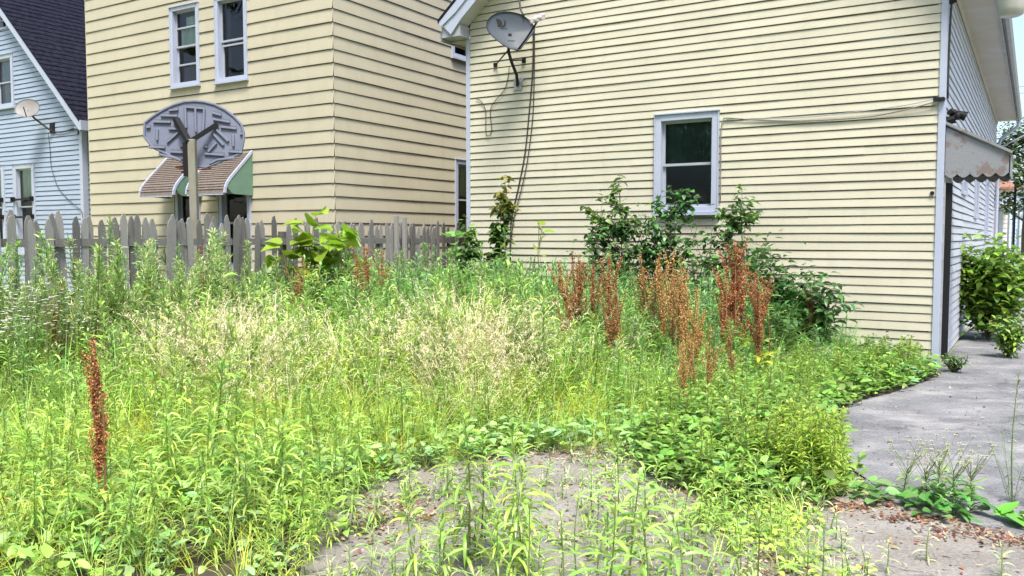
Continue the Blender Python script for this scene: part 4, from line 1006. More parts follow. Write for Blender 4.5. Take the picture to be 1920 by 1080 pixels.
def sapling(h, spread, nb, nl, L=.08, W=.045, col=G_DARK, lead=.9, col2=G_MID):
    """woody seedling: stem, branches, clustered ovate leaves"""
    st = Cloud(); lf = Cloud(); tips = []
    top = A([rng.normal(0, .08)*h, rng.normal(0, .05)*h, h*lead])
    stems(st, A([[0, 0, 0]]), top[None], A([.016]), A([.004]), cols((.12, .10, .06), 1), sides=6, K=7, bend=.03)
    P0 = []; P1 = []
    for i in range(nb):
        t = rng.uniform(.42, .95); p = top*t; az = rng.uniform(0, 6.28); l = spread*(1.1-.6*t)*rng.uniform(.6, 1.15)
        P0.append(p); P1.append(p + A([math.cos(az)*l*.8, math.sin(az)*l*.6, l*rng.uniform(.3, 1.0)]))
    P0.append(top*.6); P1.append(A([top[0], top[1], h]))
    P0 = np.array(P0); P1 = np.array(P1); m = len(P0)
    stems(st, P0, P1, np.full(m, .006), np.full(m, .002), cols((.14, .12, .07), m), sides=4, K=4, bend=.06)
    idx = rng.integers(0, m, nl); tt = rng.beta(1.8, 1.0, nl)[:, None]
    b = P0[idx]*(1-tt)+P1[idx]*tt + rng.normal(0, .025, (nl, 3))
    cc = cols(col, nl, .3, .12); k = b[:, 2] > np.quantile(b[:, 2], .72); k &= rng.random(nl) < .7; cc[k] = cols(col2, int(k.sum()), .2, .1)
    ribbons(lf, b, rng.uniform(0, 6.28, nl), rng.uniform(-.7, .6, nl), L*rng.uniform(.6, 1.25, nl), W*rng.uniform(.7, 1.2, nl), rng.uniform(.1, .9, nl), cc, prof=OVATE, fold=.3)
    return st, lf

# ---- individuals -------------------------------------------------
def plant_parts(name, loc, pieces, label, cat, group=None, rotz=0.0):
    r = empty(name, loc, label, cat, group); r.rotation_euler.z = rotz
    for nm, cl, m in pieces:
        if cl.n:
            o = link(bpy.data.objects.new(nm, cl.mesh(nm, m))); o.parent = r
    return r
def copy_plant(src, loc, rotz, sc, label=None, group=None):
    r = src.copy(); link(r); r.location = loc; r.rotation_euler.z = rotz; r.scale = (sc, sc, sc)
    if label: r['label'] = label
    if group: r['group'] = group
    for ch in list(src.children):
        c = ch.copy(); link(c); c.parent = r
    return r
used = {}
def place(key, make, loc, h, label, cat, group, tilt=True):
    """first time uses the prototype itself, then copies; the prototype height is 1 m scaled to h"""
    pr = used.setdefault(key, [])
    rz = rnd.uniform(0, 6.28)
    if len(pr) < make[1]:
        r = make[0](loc, label, cat, group); r.rotation_euler.z = rz; r.scale = (h/make[2],)*3; pr.append(r)
    else:
        r = copy_plant(rnd.choice(pr[:make[1]]), loc, rz, h/make[2], label, group)
    if tilt: r.rotation_euler.x = rnd.gauss(0, .05); r.rotation_euler.y = rnd.gauss(0, .05)
    return r
mk_gold = (lambda l, lb, ct, g: plant_parts('goldenrod_stalk', l, [('stem', (x := goldenrod(.62, L=.135, W=.0155, n=74, col=rnd.choice([(.34, .50, .08), (.40, .56, .09), (.29, .46, .08)]), parts=True, el0=1.05, droop=1.7))[0], M['leaf']), ('leaves', x[1], M['leaf'])], lb, ct, g), 7, .64)
mk_thin = (lambda l, lb, ct, g: plant_parts('slender_weed', l, [('stem', (x := goldenrod(.5, n=24, L=.115, W=.016, col=G_MID, parts=True, start=.15, el0=.8))[0], M['leaf']), ('leaves', x[1], M['leaf'])], lb, ct, g), 6, .5)
mk_horse = (lambda l, lb, ct, g: plant_parts('horseweed', l, [('foliage', horseweed(1.5), M['leaf'])], lb, ct, g), 6, 1.5)

FGL = [(-1.926, 5.2, 0.877), (-1.239, 4.7, 0.661), (-1.376, 4.5, 0.498), (-0.934, 4.3, 0.353), (-1.225, 5.0, 0.473), (-1.454, 4.3, 0.408), (-1.77, 4.2, 0.409), (-1.842, 4.0, 0.362), (-2.412, 4.2, 0.436), (-2.096, 3.9, 0.342), (-2.871, 4.8, 0.518), (-2.371, 4.9, 0.432), (-2.003, 5.0, 0.537), (-2.324, 4.5, 0.411), (-1.55, 4.75, .55), (-1.05, 4.55, .5), (-1.68, 4.55, .48), (-2.55, 4.5, .5), (-1.15, 4.2, .36), (-1.6, 4.05, .36), (-2.6, 4.95, .6), (-2.1, 4.55, .5), (-.98, 4.85, .42), (-1.5, 5.15, .6), (-1.75, 5.35, .66), (-2.9, 5.1, .6), (-1.35, 4.3, .52), (-1.12, 4.42, .46), (-1.0, 4.1, .34), (-1.62, 4.35, .5), (-1.85, 4.35, .5), (-1.25, 4.62, .6), (-1.45, 4.9, .68), (-1.08, 4.95, .55), (-.95, 5.2, .5), (-1.75, 4.9, .62), (-1.95, 4.85, .6), (-2.2, 5.3, .66), (-1.3, 5.35, .66), (-1.05, 5.5, .55), (-.88, 4.5, .36), (-1.2, 4.0, .34), (-1.45, 4.05, .38), (-1.95, 4.15, .42), (-2.25, 4.3, .5), (-2.5, 4.2, .48)]
for i, (x, y, h) in enumerate(FGL):
    lb = 'leafy lance leaved stalk in the dense lower left clump of weeds'; g = 'lance leaved stalks in the lower left'
    if x < -2.15: lb, g = 'leafy lance leaved stalk between the lone brown dock spike and the left picture edge', 'lance leaved stalks left of the brown spike'
    elif y > 4.65 and x < -1.6: lb, g = 'leafy lance leaved stalk behind and right of the lone brown dock spike', 'lance leaved stalks behind the brown spike'
    elif y > 4.65: lb, g = 'leafy lance leaved stalk in the back row of the clump beside the bare slab', 'lance leaved stalks in the back row'
    elif x < -1.55: lb, g = 'leafy lance leaved stalk just right of the foot of the brown dock spike', 'lance leaved stalks at the spike foot'
    elif x > -1.3: lb, g = 'low lance leaved stalk bordering the left side of the bare slab', 'lance leaved stalks bordering the slab'
    if i == 0: lb, g = 'tallest lance leaved stalk right of the lone brown dock spike', None
    place('gold', mk_gold, (x, y, 0), h, lb, 'weed', g)
FGC = [(-0.229, 4.0, 0.775), (0.062, 3.9, 0.721), (-0.158, 4.15, 0.638), (-0.012, 3.8, 0.572), (-0.402, 3.7, 0.527), (-0.763, 4.6, 0.325), (-0.316, 3.8, 0.349), (-0.081, 3.6, 0.415), (-.62, 5.0, .33), (-.4, 5.15, .36)]
for i, (x, y, h) in enumerate(FGC):
    lb = 'lance leaved stalk standing over the bare concrete at bottom centre'; g = 'lance leaved stalks over the concrete'
    if h < .36: lb, g = 'short lance leaved sprout at the left part of the bare slab', 'short lance leaved sprouts on the slab'
    if i == 0: lb, g = 'tallest lance leaved stalk at bottom centre, left of its twin', None
    if i == 1: lb, g = 'second tallest lance leaved stalk at bottom centre, right of the tallest', None
    place('gold', mk_gold, (x, y, 0), h, lb, 'weed', g)
FGR = [(.05, 3.3, .56), (.33, 3.25, .60), (.66, 3.2, .52), (.95, 3.3, .50), (1.2, 3.3, .46), (-.25, 3.3, .46), (.5, 3.15, .55), (0.578, 3.7, 0.599), (0.512, 3.65, 0.588), (0.304, 3.8, 0.424), (0.419, 4.1, 0.384), (0.426, 3.7, 0.382), (0.729, 3.8, 0.424), (0.961, 4.3, 0.353), (0.948, 3.9, 0.367), (1.128, 4.2, 0.3), (0.23, 3.6, 0.415), (0.135, 3.5, 0.357), (1.211, 3.5, 0.38), (0.792, 4.6, 0.385), (0.761, 3.6, 0.415), (1.292, 4.6, 0.325), (0.573, 4.5, 0.498), (-0.675, 3.9, 0.266), (-0.536, 3.8, 0.25), (.35, 3.45, .42), (.62, 4.3, .36), (1.05, 4.6, .36), (1.15, 4.45, .42), (.88, 4.2, .36), (.1, 4.3, .3), (.0, 4.1, .34), (.66, 3.4, .44), (.86, 3.45, .4), (1.0, 3.7, .36), (1.35, 4.3, .32), (1.4, 4.8, .36), (.45, 4.75, .34), (.2, 4.9, .3)]
for i, (x, y, h) in enumerate(FGR):
    lb = 'slender sparse leaved weed rising from the pale concrete'; g = 'slender weeds on the concrete'
    if x > .85: lb, g = 'slender weed on the slab near the leafy clump at the driveway corner', 'slender weeds near the driveway corner clump'
    elif x < .3: lb, g = 'slender weed on the slab just right of the tall bottom centre stalks', 'slender weeds beside the tall stalks'
    elif h > .45: lb, g = 'dark stemmed slender weed among the tallest in the middle of the slab', 'taller slender weeds mid slab'
    if i == 7: lb, g = 'tallest slender weed with a dark stem over the pale concrete', None
    elif i < 7: lb, g = 'slender weed at the very bottom edge of the picture over the slab', 'slender weeds at the bottom edge'
    place('thin', mk_thin, (x, y, 0), h, lb, 'weed', g)
HORSE = [(-4.311, 7.9, 1.724), (-4.223, 7.6, 1.576), (-4.323, 8.3, 1.678), (-3.918, 7.6, 1.433), (-4.207, 8.9, 2.017), (-4.155, 8.6, 1.681), (-4.122, 8.2, 1.471), (-4.015, 8.7, 1.573), (-4.026, 9.3, 1.716), (-3.898, 9.2, 1.629), (-3.824, 9.6, 1.75), (-3.774, 9.7, 1.691), (-3.422, 9.0, 1.459), (-3.821, 8.5, 1.413), (-4.077, 7.2, 1.351), (-3.87, 6.6, 1.122), (-3.858, 7.3, 1.348), (-3.568, 8.6, 1.411), (-3.327, 9.8, 1.385), (-2.898, 9.4, 1.275), (-2.948, 10.2, 1.44)]
for i, (x, y, h) in enumerate(HORSE):
    lb = 'tall feathery pale green weed growing against the picket fence'; g = 'feathery weeds along the fence'
    if x > -3.5: lb, g = 'feathery weed by the fence below the peach house awnings', 'feathery weeds below the awnings'
    elif y < 7.8: lb, g = 'feathery weed just right of the white flowers at the left fence', 'feathery weeds beside the white flowers'
    elif y > 9: lb, g = 'feathery weed against the fence left of the hoop pole', 'feathery weeds left of the hoop pole'
    if h > 2: lb, g = 'tallest feathery weed overtopping the picket fence beside the peach house corner', None
    place('horse', mk_horse, (x, y, 0), h, lb, 'weed', g)
for i, (x, y, h) in enumerate([(-1.456, 11.6, 1.60), (-1.377, 12.2, 1.70), (-1.129, 12.0, 1.65), (-0.843, 12.2, 1.6), (-1.562, 11.3, 1.494), (-1.734, 10.6, 1.234), (-1.25, 12.6, 1.66), (-.95, 12.7, 1.6)]):
    place('horse', mk_horse, (x, y, 0), h, 'bushy green weed at the back between the fence post and the cream house', 'weed', 'green weeds behind the field centre')
for i, (x, y, h) in enumerate([(1.056, 9.9, 1.60), (1.3, 9.4, 1.394), (0.543, 10.8, 1.431), (1.496, 8.8, 1.185), (.75, 10.6, 1.4), (.2, 11.2, 1.4)]):
    place('horse', mk_horse, (x, y, 0), h, 'cool green feathery weed below the cream house window', 'weed', 'green weeds under the cream house window')
DOCK = [(-2.07, 4.2, 1.10, 'lone rust brown dock spike standing tall at the lower left', None, 1.25),
 (-4.043, 7.4, 1.22, 'rust brown dock spike near the white flowers at the left fence', None, 1),
 (0.752, 9.2, 1.456, '', 'a', 1), (0.724, 9.6, 1.329, '', 'a', 1), (.85, 9.0, 1.3, '', 'a', 1), (0.962, 8.6, 1.40, '', 'b', 1), (1.034, 8.2, 1.1, '', 'b', 1), (1.536, 9.4, 1.423, '', 'c', 1), (1.705, 9.2, 1.456, '', 'c', 1), (1.652, 8.2, 1.213, '', 'c', 1), (1.76, 8.6, 1.303, '', 'c', 1), (1.6, 8.4, 1.25, '', 'c', .8),
 (2.346, 9.0, 1.544, '', 'd', 1.3), (2.24, 8.9, 1.40, '', 'd', 1.1), (2.159, 8.8, 1.296, '', 'd', 1), (2.42, 9.0, 1.36, '', 'd', 1.1), (2.485, 8.4, 1.257, 'short dense red dock spike right of the tallest red cluster', None, 1.3), (2.56, 8.6, 1.2, '', 'd', 1), (1.66, 7.2, 0.851, '', 'e', 1), (1.44, 6.9, 0.751, '', 'e', 1), (1.58, 7.3, .84, '', 'e', 1), (2.016, 7.6, 0.857, '', 'e', .8),
 (-2.596, 10.2, 1.36, '', 'f', 1), (-2.453, 10.4, 1.306, '', 'f', 1), (-2.66, 10.4, 1.25, '', 'f', 1), (-1.899, 11.2, 1.50, '', 'g', .9), (-1.659, 11, 1.427, '', 'g', .8), (-2.003, 10.8, 1.363, '', 'g', .9), (-1.8, 10.9, 1.3, '', 'g', .8), (-3.544, 9.9, 1.5, 'thin dark red dock spike against the fence pickets below the awning', None, .6), (1.45, 8.9, 1.42, '', 'c', 1), (1.62, 8.8, 1.38, '', 'c', 1), (1.80, 9.1, 1.42, '', 'c', 1), (1.70, 7.8, 1.12, '', 'c', 1), (.70, 8.8, 1.36, '', 'a', 1), (1.00, 8.3, 1.2, '', 'b', 1), (3.457, 9.8, 1.045, 'small dull red dock spike beside the dark bush', None, .7)]
GR = {'a': ('rust red dock stalk in the leftmost cluster below the cream wall', 'dock stalks left cluster'), 'b': ('slim rust dock stalk between two red clusters below the saplings', 'slim dock stalks'), 'c': ('orange brown dock stalk in the wide middle cluster', 'dock stalks middle cluster'), 'd': ('red dock stalk in the tall cluster right of the window', 'dock stalks tall red cluster'), 'e': ('low orange dock stalk in front of the dark undergrowth', 'low dock stalks'), 'f': ('dark red dock stalk under the big yellow green leaves', 'dock stalks under the big leaves'), 'g': ('reddish dock stalk between the big leaved plant and the fence posts', 'dock stalks by the fence posts')}
def mk_dock_f(dens, col):
    def f(l, lb, ct, g):
        a, b = dock(1.2, dens, col, split=True, wide=.45 if dens == 1.25 else 1.0)
        return plant_parts('dock_plant', l, [('seed_stalk', a, M['dry']), ('leaves', b, M['leaf'])], lb, ct, g)
    return f
for i, (x, y, h, lb, g, dn) in enumerate(DOCK):
    group = None
    if g: lb, group = GR[g]
    col = (.40, .17, .08) if g == 'd' else ((.44, .26, .10) if g in ('c', 'e') else RUST)
    key = 'dock%s%.2f' % (col[0], dn)
    place(key, (mk_dock_f(dn, col), 4, 1.2), (x, y, 0), h, lb, 'dock plant', group, tilt=i > 0)
# white flowers by the left fence and a few elsewhere
for i, (x, y, h) in enumerate([(-4.15, 7.0, 1.40), (-4.02, 6.9, 1.36), (-3.95, 7.1, 1.42), (-4.3, 7.2, 1.40), (-4.25, 6.8, 1.30), (-3.85, 7.0, 1.30), (-4.1, 6.7, 1.25), (-4.05, 7.25, 1.44), (-3.9, 6.75, 1.28), (-4.2, 7.05, 1.34), (-3.75, 7.2, 1.36)]):
    c, fl = fleabane(h); plant_parts('fleabane', (x, y, 0), [('stems', c, M['leaf']), ('flowers', fl, M['leaf'])], 'white flowered fleabane in the patch at the left edge', 'flower', 'white flowers at the left edge')
for x, y, h in ((2.40, 5.12, .24), (2.54, 4.93, .34), (2.60, 4.90, .30), (2.68, 4.85, .30), (2.48, 4.98, .28)):
    c, fl = fleabane(h); fl.C = [k*A([.62, .70, .35]) for k in fl.C]; plant_parts('fleabane', (x, y, 0), [('stems', c, M['leaf']), ('flowers', fl, M['leaf'])], 'small pale flowered weed growing in the crack across the driveway', 'flower', 'small flowers in the driveway crack')
# big heart leaved plant behind the field
c = Cloud()
for (dx, dy, h, n) in ((0, 0, 1.86, 11), (.32, .1, 1.70, 9), (-.3, -.1, 1.5, 7), (.15, -.2, 1.45, 7)):
    b = broad(h, n+9, .29, .25, (.27, .44, .03), prof=HEART, up=.25, spread=.02, droop=.6, pet=.35, start=.62); v, f, k = b.arrays(); c.add(v + A([dx, dy, 0]), f, k)
plant_parts('big_leaf_plant', (-2.62, 11.1, 0), [('leaves', c, M['leaf'])], 'large bright yellow green heart leaved plant over the fence', 'plant')
for (x, y, h, lb) in ((.38, 12.1, 1.80, 'small seedling with two broad leaves against the cream siding'),):
    plant_parts('broad_leaf_seedling', (x, y, 0), [('leaves', broad(h, 7, .15, .11, (.20, .28, .03), prof=HEART, start=.7, pet=.3), M['leaf'])], lb, 'plant')
plant_parts('broad_leaf_weed', (-.85, 12.9, 0), [('leaves', broad(1.62, 12, .2, .15, (.20, .42, .10), prof=HEART, start=.75), M['leaf'])], 'blue green broad leaved weed in front of the lower side window', 'plant')
# saplings
SAP = [(-.30, 12.6, 2.52, .32, 20, 720, .11, .07, 'slim sapling with reddish tip below the hanging dish cables', (.09, .16, .03), (.30, .30, .06)),
 (-.58, 12.6, 1.93, .34, 16, 420, .10, .06, 'leafy sapling beside the left corner of the cream house', (.08, .19, .04), (.20, .34, .08)),
 (1.50, 11.7, 2.44, .60, 20, 520, .11, .065, 'tallest dark leaved sapling left of the cream house window', G_DARK, (.14, .25, .05)),
 (1.10, 11.8, 2.20, .48, 14, 340, .105, .06, 'thin sapling at the far left of the window saplings', G_DARK, (.16, .26, .04)),
 (2.05, 11.3, 2.26, .72, 22, 620, .11, .065, 'spreading dark sapling in front of the window sill', G_DARK, (.10, .25, .06)),
 (2.80, 11.0, 2.28, .70, 22, 600, .11, .065, 'dark sapling at the lower right corner of the window', G_DARK, (.11, .23, .05)),
 (1.75, 11.2, 1.85, .5, 16, 320, .09, .06, 'low dark sapling between the window saplings', G_DARK, (.12, .26, .07))]
for (x, y, h, sp, nb, nl, L, W, lb, c1, c2) in SAP:
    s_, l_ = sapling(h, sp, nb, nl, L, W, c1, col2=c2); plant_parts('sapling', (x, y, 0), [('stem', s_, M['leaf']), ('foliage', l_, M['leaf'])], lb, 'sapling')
# bushes
def bush(name, x, y, h, rx, n, c1, c2, lb, L=.075, W=.045):
    st = Cloud(); lf = Cloud(); nb = 22; az = rng.uniform(0, 6.28, nb); P0 = np.zeros((nb, 3)); rr = rx*rng.uniform(.2, .9, nb)
    P1 = np.stack([np.cos(az)*rr, np.sin(az)*rr, h*rng.uniform(.6, 1, nb)], 1)
    stems(st, P0, P1, np.full(nb, .012), np.full(nb, .003), cols((.12, .10, .06), nb), K=5, bend=.06)
    idx = rng.integers(0, nb, n); tt = (rng.uniform(.08, 1.0, n)**.55)[:, None]; b = P1[idx]*tt + rng.normal(0, .085*h, (n, 3)); b[:, 2] = np.abs(b[:, 2])
    cc = cols(c1, n, .3, .1); k = (rng.random(n) < .45); cc[k] = cols(c2, int(k.sum()), .2, .1)
    ribbons(lf, b, rng.uniform(0, 6.28, n), rng.uniform(-.6, .5, n), L*rng.uniform(.7, 1.3, n), W*rng.uniform(.7, 1.2, n), rng.uniform(.1, .9, n), cc, prof=OVATE, fold=.3)
    return plant_parts(name, (x, y, 0), [('stems', st, M['leaf']), ('foliage', lf, M['leaf'])], lb, 'bush')
bush('bush', 3.02, 10.2, 1.52, .42, 900, G_DARK, (.08, .19, .04), 'dark green bush against the cream wall right of the red docks', L=.10, W=.065)
bush('bush', 3.42, 10.0, 1.22, .50, 1300, G_DARK, (.06, .16, .035), 'lower darker bush leaning right below the cream wall', L=.12, W=.06)
bush('bush', 1.55, 11.5, 1.95, .65, 520, (.06, .14, .04), (.14, .28, .08), 'loose leafy shrub at the foot of the saplings left of the window', L=.10, W=.06)
bush('bush', 2.45, 11.0, 1.92, .62, 520, G_DARK, (.12, .24, .06), 'loose dark shrub at the foot of the saplings under the window', L=.10, W=.06)
bush('bush', 2.75, 9.4, .85, .5, 620, (.05, .12, .03), (.10, .2, .04), 'dark bush behind the red dock stalks', L=.09)
bush('bush', 7.45, 13.2, 1.52, .62, 3200, (.13, .27, .035), (.26, .43, .05), 'bright green bush growing against the side wall by the driveway', L=.13, W=.085)
bush('bush', 6.62, 11.25, .50, .26, 700, (.13, .28, .06), (.32, .46, .08), 'low leafy clump on the driveway in front of the side bush', L=.075)
bush('bush', 4.35, 10.05, .42, .5, 620, (.07, .14, .03), (.14, .26, .06), 'low dark shrub along the foot of the cream wall', L=.05, W=.03)
bush('bush', 5.25, 10.0, .22, .18, 200, (.08, .17, .04), (.14, .28, .06), 'small weed tuft at the foot of the house corner', L=.05, W=.03)
plant_parts('crack_weed', (2.57, 4.93, 0), [('leaves', merge(cover(60, .05, .028, (.30, .46, .20), .30, .15), cover(40, .06, .03, (.22, .40, .12), .2, .17)), M['leaf'])], 'bushy pale green weed among the small flowers in the driveway crack', 'weed')
# mallow and tall weed along the crack
mal = cover(46, .085, .085, (.10, .27, .06), .16, .24); plant_parts('mallow', (2.52, 4.82, 0), [('leaves', mal, M['leaf'])], 'round leaved mallow spreading along the crack at the lower right', 'plant')
plant_parts('mallow', (2.22, 5.12, 0), [('leaves', cover(30, .09, .085, (.18, .36, .11), .13, .18), M['leaf'])], 'pale leaved mallow at the left end of the driveway crack', 'plant')
plant_parts('mallow', (2.80, 4.66, 0), [('leaves', cover(9, .10, .10, (.14, .36, .05), .09, .07), M['leaf'])], 'small mallow with few bright leaves near the right edge', 'plant')
for (x, y, h, lb) in ((3.03, 5.05, .80, 'tall sparse grey green weed at the right edge of the driveway'), (3.10, 4.95, .55, 'shorter grey green weed hugging the right picture edge')):
    c = merge(goldenrod(h, n=40, L=.07, W=.008, col=(.16, .27, .13), start=.05, el0=1.0), grass(10, h*.8, .004, (.18, .28, .12), .03, .6)); plant_parts('chicory', (x, y, 0), [('stalks', c, M['leaf'])], lb, 'weed')
for (x, y) in ((1.78, 3.95), (2.05, 4.1), (1.5, 3.75), (2.3, 3.9)):
    plant_parts('seedling', (x, y, 0), [('leaves', goldenrod(.16, n=14, L=.06, W=.008, col=G_PALE), M['leaf'])], 'tiny pale seedling on the concrete at the bottom right', 'weed', 'tiny seedlings on the slab')

# ---- the mass of weeds nobody could count -------------------------
def inside(x, y, poly):
    r = np.zeros(len(x), bool); n = len(poly); j = n-1
    for i in range(n):
        xi, yi = poly[i]; xj, yj = poly[j]
        c = ((yi > y) != (yj > y)) & (x < (xj-xi)*(y-yi)/(yj-yi+1e-12)+xi); r ^= c; j = i
    return r
MASS = [(-4.6, 3.3), (-.85, 3.3), (-0.95, 3.93), (-1.05, 4.86), (-0.82, 5.64), (-.25, 5.95), (.30, 6.25), (.75, 6.05), (1.0, 5.45), (1.2, 4.95), (1.75, 5.0), (2.12, 5.35), (2.27, 6.1), (2.60, 7.1), (3.16, 8.15), (3.7, 8.6), (4.3, 9.2), (4.9, 9.85), (5.0, 10.1), (-0.6, 13.5), (-2.2, 13.2), (-4.9, 8.8), (-8, 4.0)]
def scatter(n, cond=None, poly=MASS):
    X = np.empty(0); Yy = np.empty(0)
    while len(X) < n:
        y = rng.uniform(3.3, 13.6, n*3); x = rng.uniform(-8, 5.2, n*3)
        k = inside(x, y, poly) & (np.abs(x) < .66*y+.3)
        # stay on this side of the fence
        k &= ((x + 5.123) - (y - 8.5)*d1.x/d1.y) > .12
        if cond is not None: k &= cond(x, y)
        X = np.append(X, x[k]); Yy = np.append(Yy, y[k])
    return X[:n], Yy[:n]
def fbm(x, y, s, seed):
    return (np.sin(x*s*1.7+seed) + np.sin(y*s*2.3+seed*1.7+np.sin(x*s)*1.3) + np.sin((x+y)*s*3.1+seed*.3)*.5)/2.5
def height(x, y):
    h = np.interp(y, [3.3, 4.5, 5.5, 6.5, 8, 10, 12.5], [.34, .40, .52, .72, .90, 1.10, 1.22])
    # falls towards the driveway side
    ed = (x - np.interp(y, [5.5, 6.1, 7.1, 8.2, 8.6, 9.9], [2.1, 2.3, 2.65, 3.2, 3.75, 4.95]))
    h = h*np.interp(ed, [-3.0, -2.0, -1.0, -.3, 0.2], [1, .92, .55, .28, .16])
    # falls towards the bare patch
    dx = np.hypot(x-.2, (y-5.3)*.9); h = h*np.interp(dx, [0.9, 1.2, 2.4], [.42, .7, 1])
    return h*(1+.14*fbm(x, y, 1.3, 2.0))
def fill(name, tmpls, X, Yv, S, m, label, cat='weeds', coltint=None, tiltamp=.08):
    big = Cloud(); T = [t.arrays() for t in tmpls]; N = len(X)
    which = rng.integers(0, len(T), N); a = rng.uniform(0, 6.28, N); tx = rng.normal(0, tiltamp, N); ty = rng.normal(0, tiltamp, N)
    for i, (v, f, c) in enumerate(T):
        k = np.where(which == i)[0]
        if not len(k): continue
        ca, sa = np.cos(a[k])[:, None], np.sin(a[k])[:, None]; s = S[k][:, None]
        x = (v[None, :, 0]*ca - v[None, :, 1]*sa)*s; y = (v[None, :, 0]*sa + v[None, :, 1]*ca)*s; z = v[None, :, 2]*s*np.ones_like(x)
        x = x + z*tx[k][:, None] + X[k][:, None]; y = y + z*ty[k][:, None] + Yv[k][:, None]
        V = np.stack([x, y, z], 2).reshape(-1, 3)
        Fq = (f[None] + (np.arange(len(k))*len(v))[:, None, None]).reshape(-1, 4)
        C = np.tile(c, (len(k), 1)).reshape(len(k), -1, 3)*(1+rng.normal(0, .10, (len(k), 1, 1)))
        if coltint is not None: C = C*coltint(X[k], Yv[k])[:, None, :]
        big.add(V, Fq, C.reshape(-1, 3).clip(.004, .9))
    me = big.mesh(name, m); o = link(bpy.data.objects.new(name, me)); o['kind'] = 'stuff'; o['label'] = label; o['category'] = cat
    return o
def zone(x, y):
    """plant kinds differ across the field: yellower in the middle, cooler at the back and right"""
    n = len(x); r = x/y
    cool = np.clip((y-8.3)/2.5, 0, 1)*np.clip((r+.45)/.2, 0, 1); right = np.clip((r-.02)/.15, 0, 1); left = np.clip((-.42-r)/.1, 0, 1)*np.clip((y-5)/2, 0, 1)
    q = np.clip(.75*cool + .55*right + .5*left + .25*fbm(x, y, 2.1, .7), 0, 1)[:, None]
    return (1-q)*A([.98, 1.0, .95]) + q*A([.62, .88, 1.35])


def tall_var(n): return rng.uniform(.6, 1.1, n)*np.where(rng.random(n) < .10, rng.uniform(1.1, 1.35, n), 1)
x, y = scatter(2300, lambda x, y: (y > 5.3) | (rng.random(len(x)) < .5)); H_ = height(x, y)
fill('weed_stalks', [goldenrod(.6, n=52, L=.085, W=.0105, col=G_LIME if i % 3 else G_MID) for i in range(7)], x, y, (H_*tall_var(len(x)))/.6*.95, M['leaf'], 'dense mass of lance leaved yellow green weeds filling the yard', coltint=zone, tiltamp=.15)
x, y = scatter(1500, lambda x, y: y > 7.2); H_ = height(x, y)
fill('feathery_weeds', [horseweed(1.0, G_COOL if i % 2 else G_MID) for i in range(5)], x[:700], y[:700], (H_*rng.uniform(.8, 1.15, len(x)))[:700], M['leaf'], 'feathery cool green weeds thick at the back of the yard', coltint=lambda a, b: (zone(a, b)+1)/2)
x, y = scatter(5200, lambda x, y: (y > 5.4) | (rng.random(len(x)) < .4)); H_ = height(x, y)
fill('tall_grass', [grass(17, .6, .0055, G_LIME if i % 3 else G_YEL, .05, 1.0 if i % 2 else 1.7) for i in range(8)], x, y, (H_*rng.uniform(.55, 1.05, len(x)))/.6, M['leaf'], 'long bright green grass blades growing through the weeds', 'grass', coltint=zone)
def tanzone(x, y):
    r = x/y*1590+960
    g = lambda cx, w, cy, h: np.exp(-((r-cx)/w)**2 - ((y-cy)/h)**2)
    return rng.random(len(x)) < .015 + .8*g(400, 110, 7.7, 1.1) + 1.1*g(890, 85, 7.8, 1.0) + .10*g(620, 150, 7.6, 1.0)
x, y = scatter(250, lambda x, y: (y > 6.3) & (y < 9.2) & tanzone(x, y)); H_ = height(x, y)
fill('dry_grass', [tangrass(1.0, 9) for i in range(7)], x, y, np.clip(H_*rng.uniform(1.05, 1.3, len(x)), .3, 1.2), M['dry'], 'straw coloured seeding grass arching over the green weeds', 'dry grass')
x, y = scatter(190, lambda x, y: y > 4.6); H_ = height(x, y)
fill('broad_weeds', [broad(1.0, 22, .17, .034, G_MID if i % 2 else G_LIME, prof=LANCE, up=.6, spread=.015, start=.1, pet=.06, droop=1.3) for i in range(5)] + [fleabane(1.0)[0] for i in range(3)], x, y, H_*rng.uniform(.8, 1.12, len(x)), M['leaf'], 'coarser broad leaved weeds mixed through the yard', coltint=zone, tiltamp=.15)
x, y = scatter(290, lambda x, y: (((x + 5.123) - (y - 8.5)*.615) < np.where(y < 9, 1.7, 1.25)) & (y > 7.0) & (fbm(x, y, 2.6, 5.0) > -.35) & (y < 13))
fill('fence_weeds', [horseweed(1.0, G_COOL if i % 2 else G_MID) for i in range(5)], x, y, rng.uniform(.85, 1.3, len(x)) + .6*rng.random(len(x))**3 + .16*fbm(x, y, 2.6, 5.0), M['leaf'], 'loose tall feathery weeds in front of the pickets', tiltamp=.10)
x, y = scatter(260, lambda x, y: y > 5.0); H_ = height(x, y)
dead = [Cloud() for i in range(4)]
for q in dead:
    k = 5; az_ = rng.uniform(0, 6.28, k); ribbons(q, np.zeros((k, 3)), az_, rng.uniform(.7, 1.45, k), rng.uniform(.6, 1.1, k), np.full(k, .006), rng.uniform(.2, 1.6, k), cols((.50, .42, .27), k, .25), prof=A([1, 1, .9, .8, .6, .3]))
fill('dead_stems', dead, x, y, H_*rng.uniform(.8, 1.15, len(x)), M['dry'], 'bent dead stems leaning through the green weeds', 'dead stems', tiltamp=.2)
x, y = scatter(1900, lambda x, y: (y > 5.2) | (rng.random(len(x)) < .45)); H_ = height(x, y)
fill('ground_cover', [cover(26, .06, .035, G_MID if i % 2 else G_COOL, .2, .16) for i in range(6)], x, y, rng.uniform(.7, 1.5, len(x)), M['leaf'], 'low leafy ground cover under the tall weeds', 'ground cover', coltint=zone)
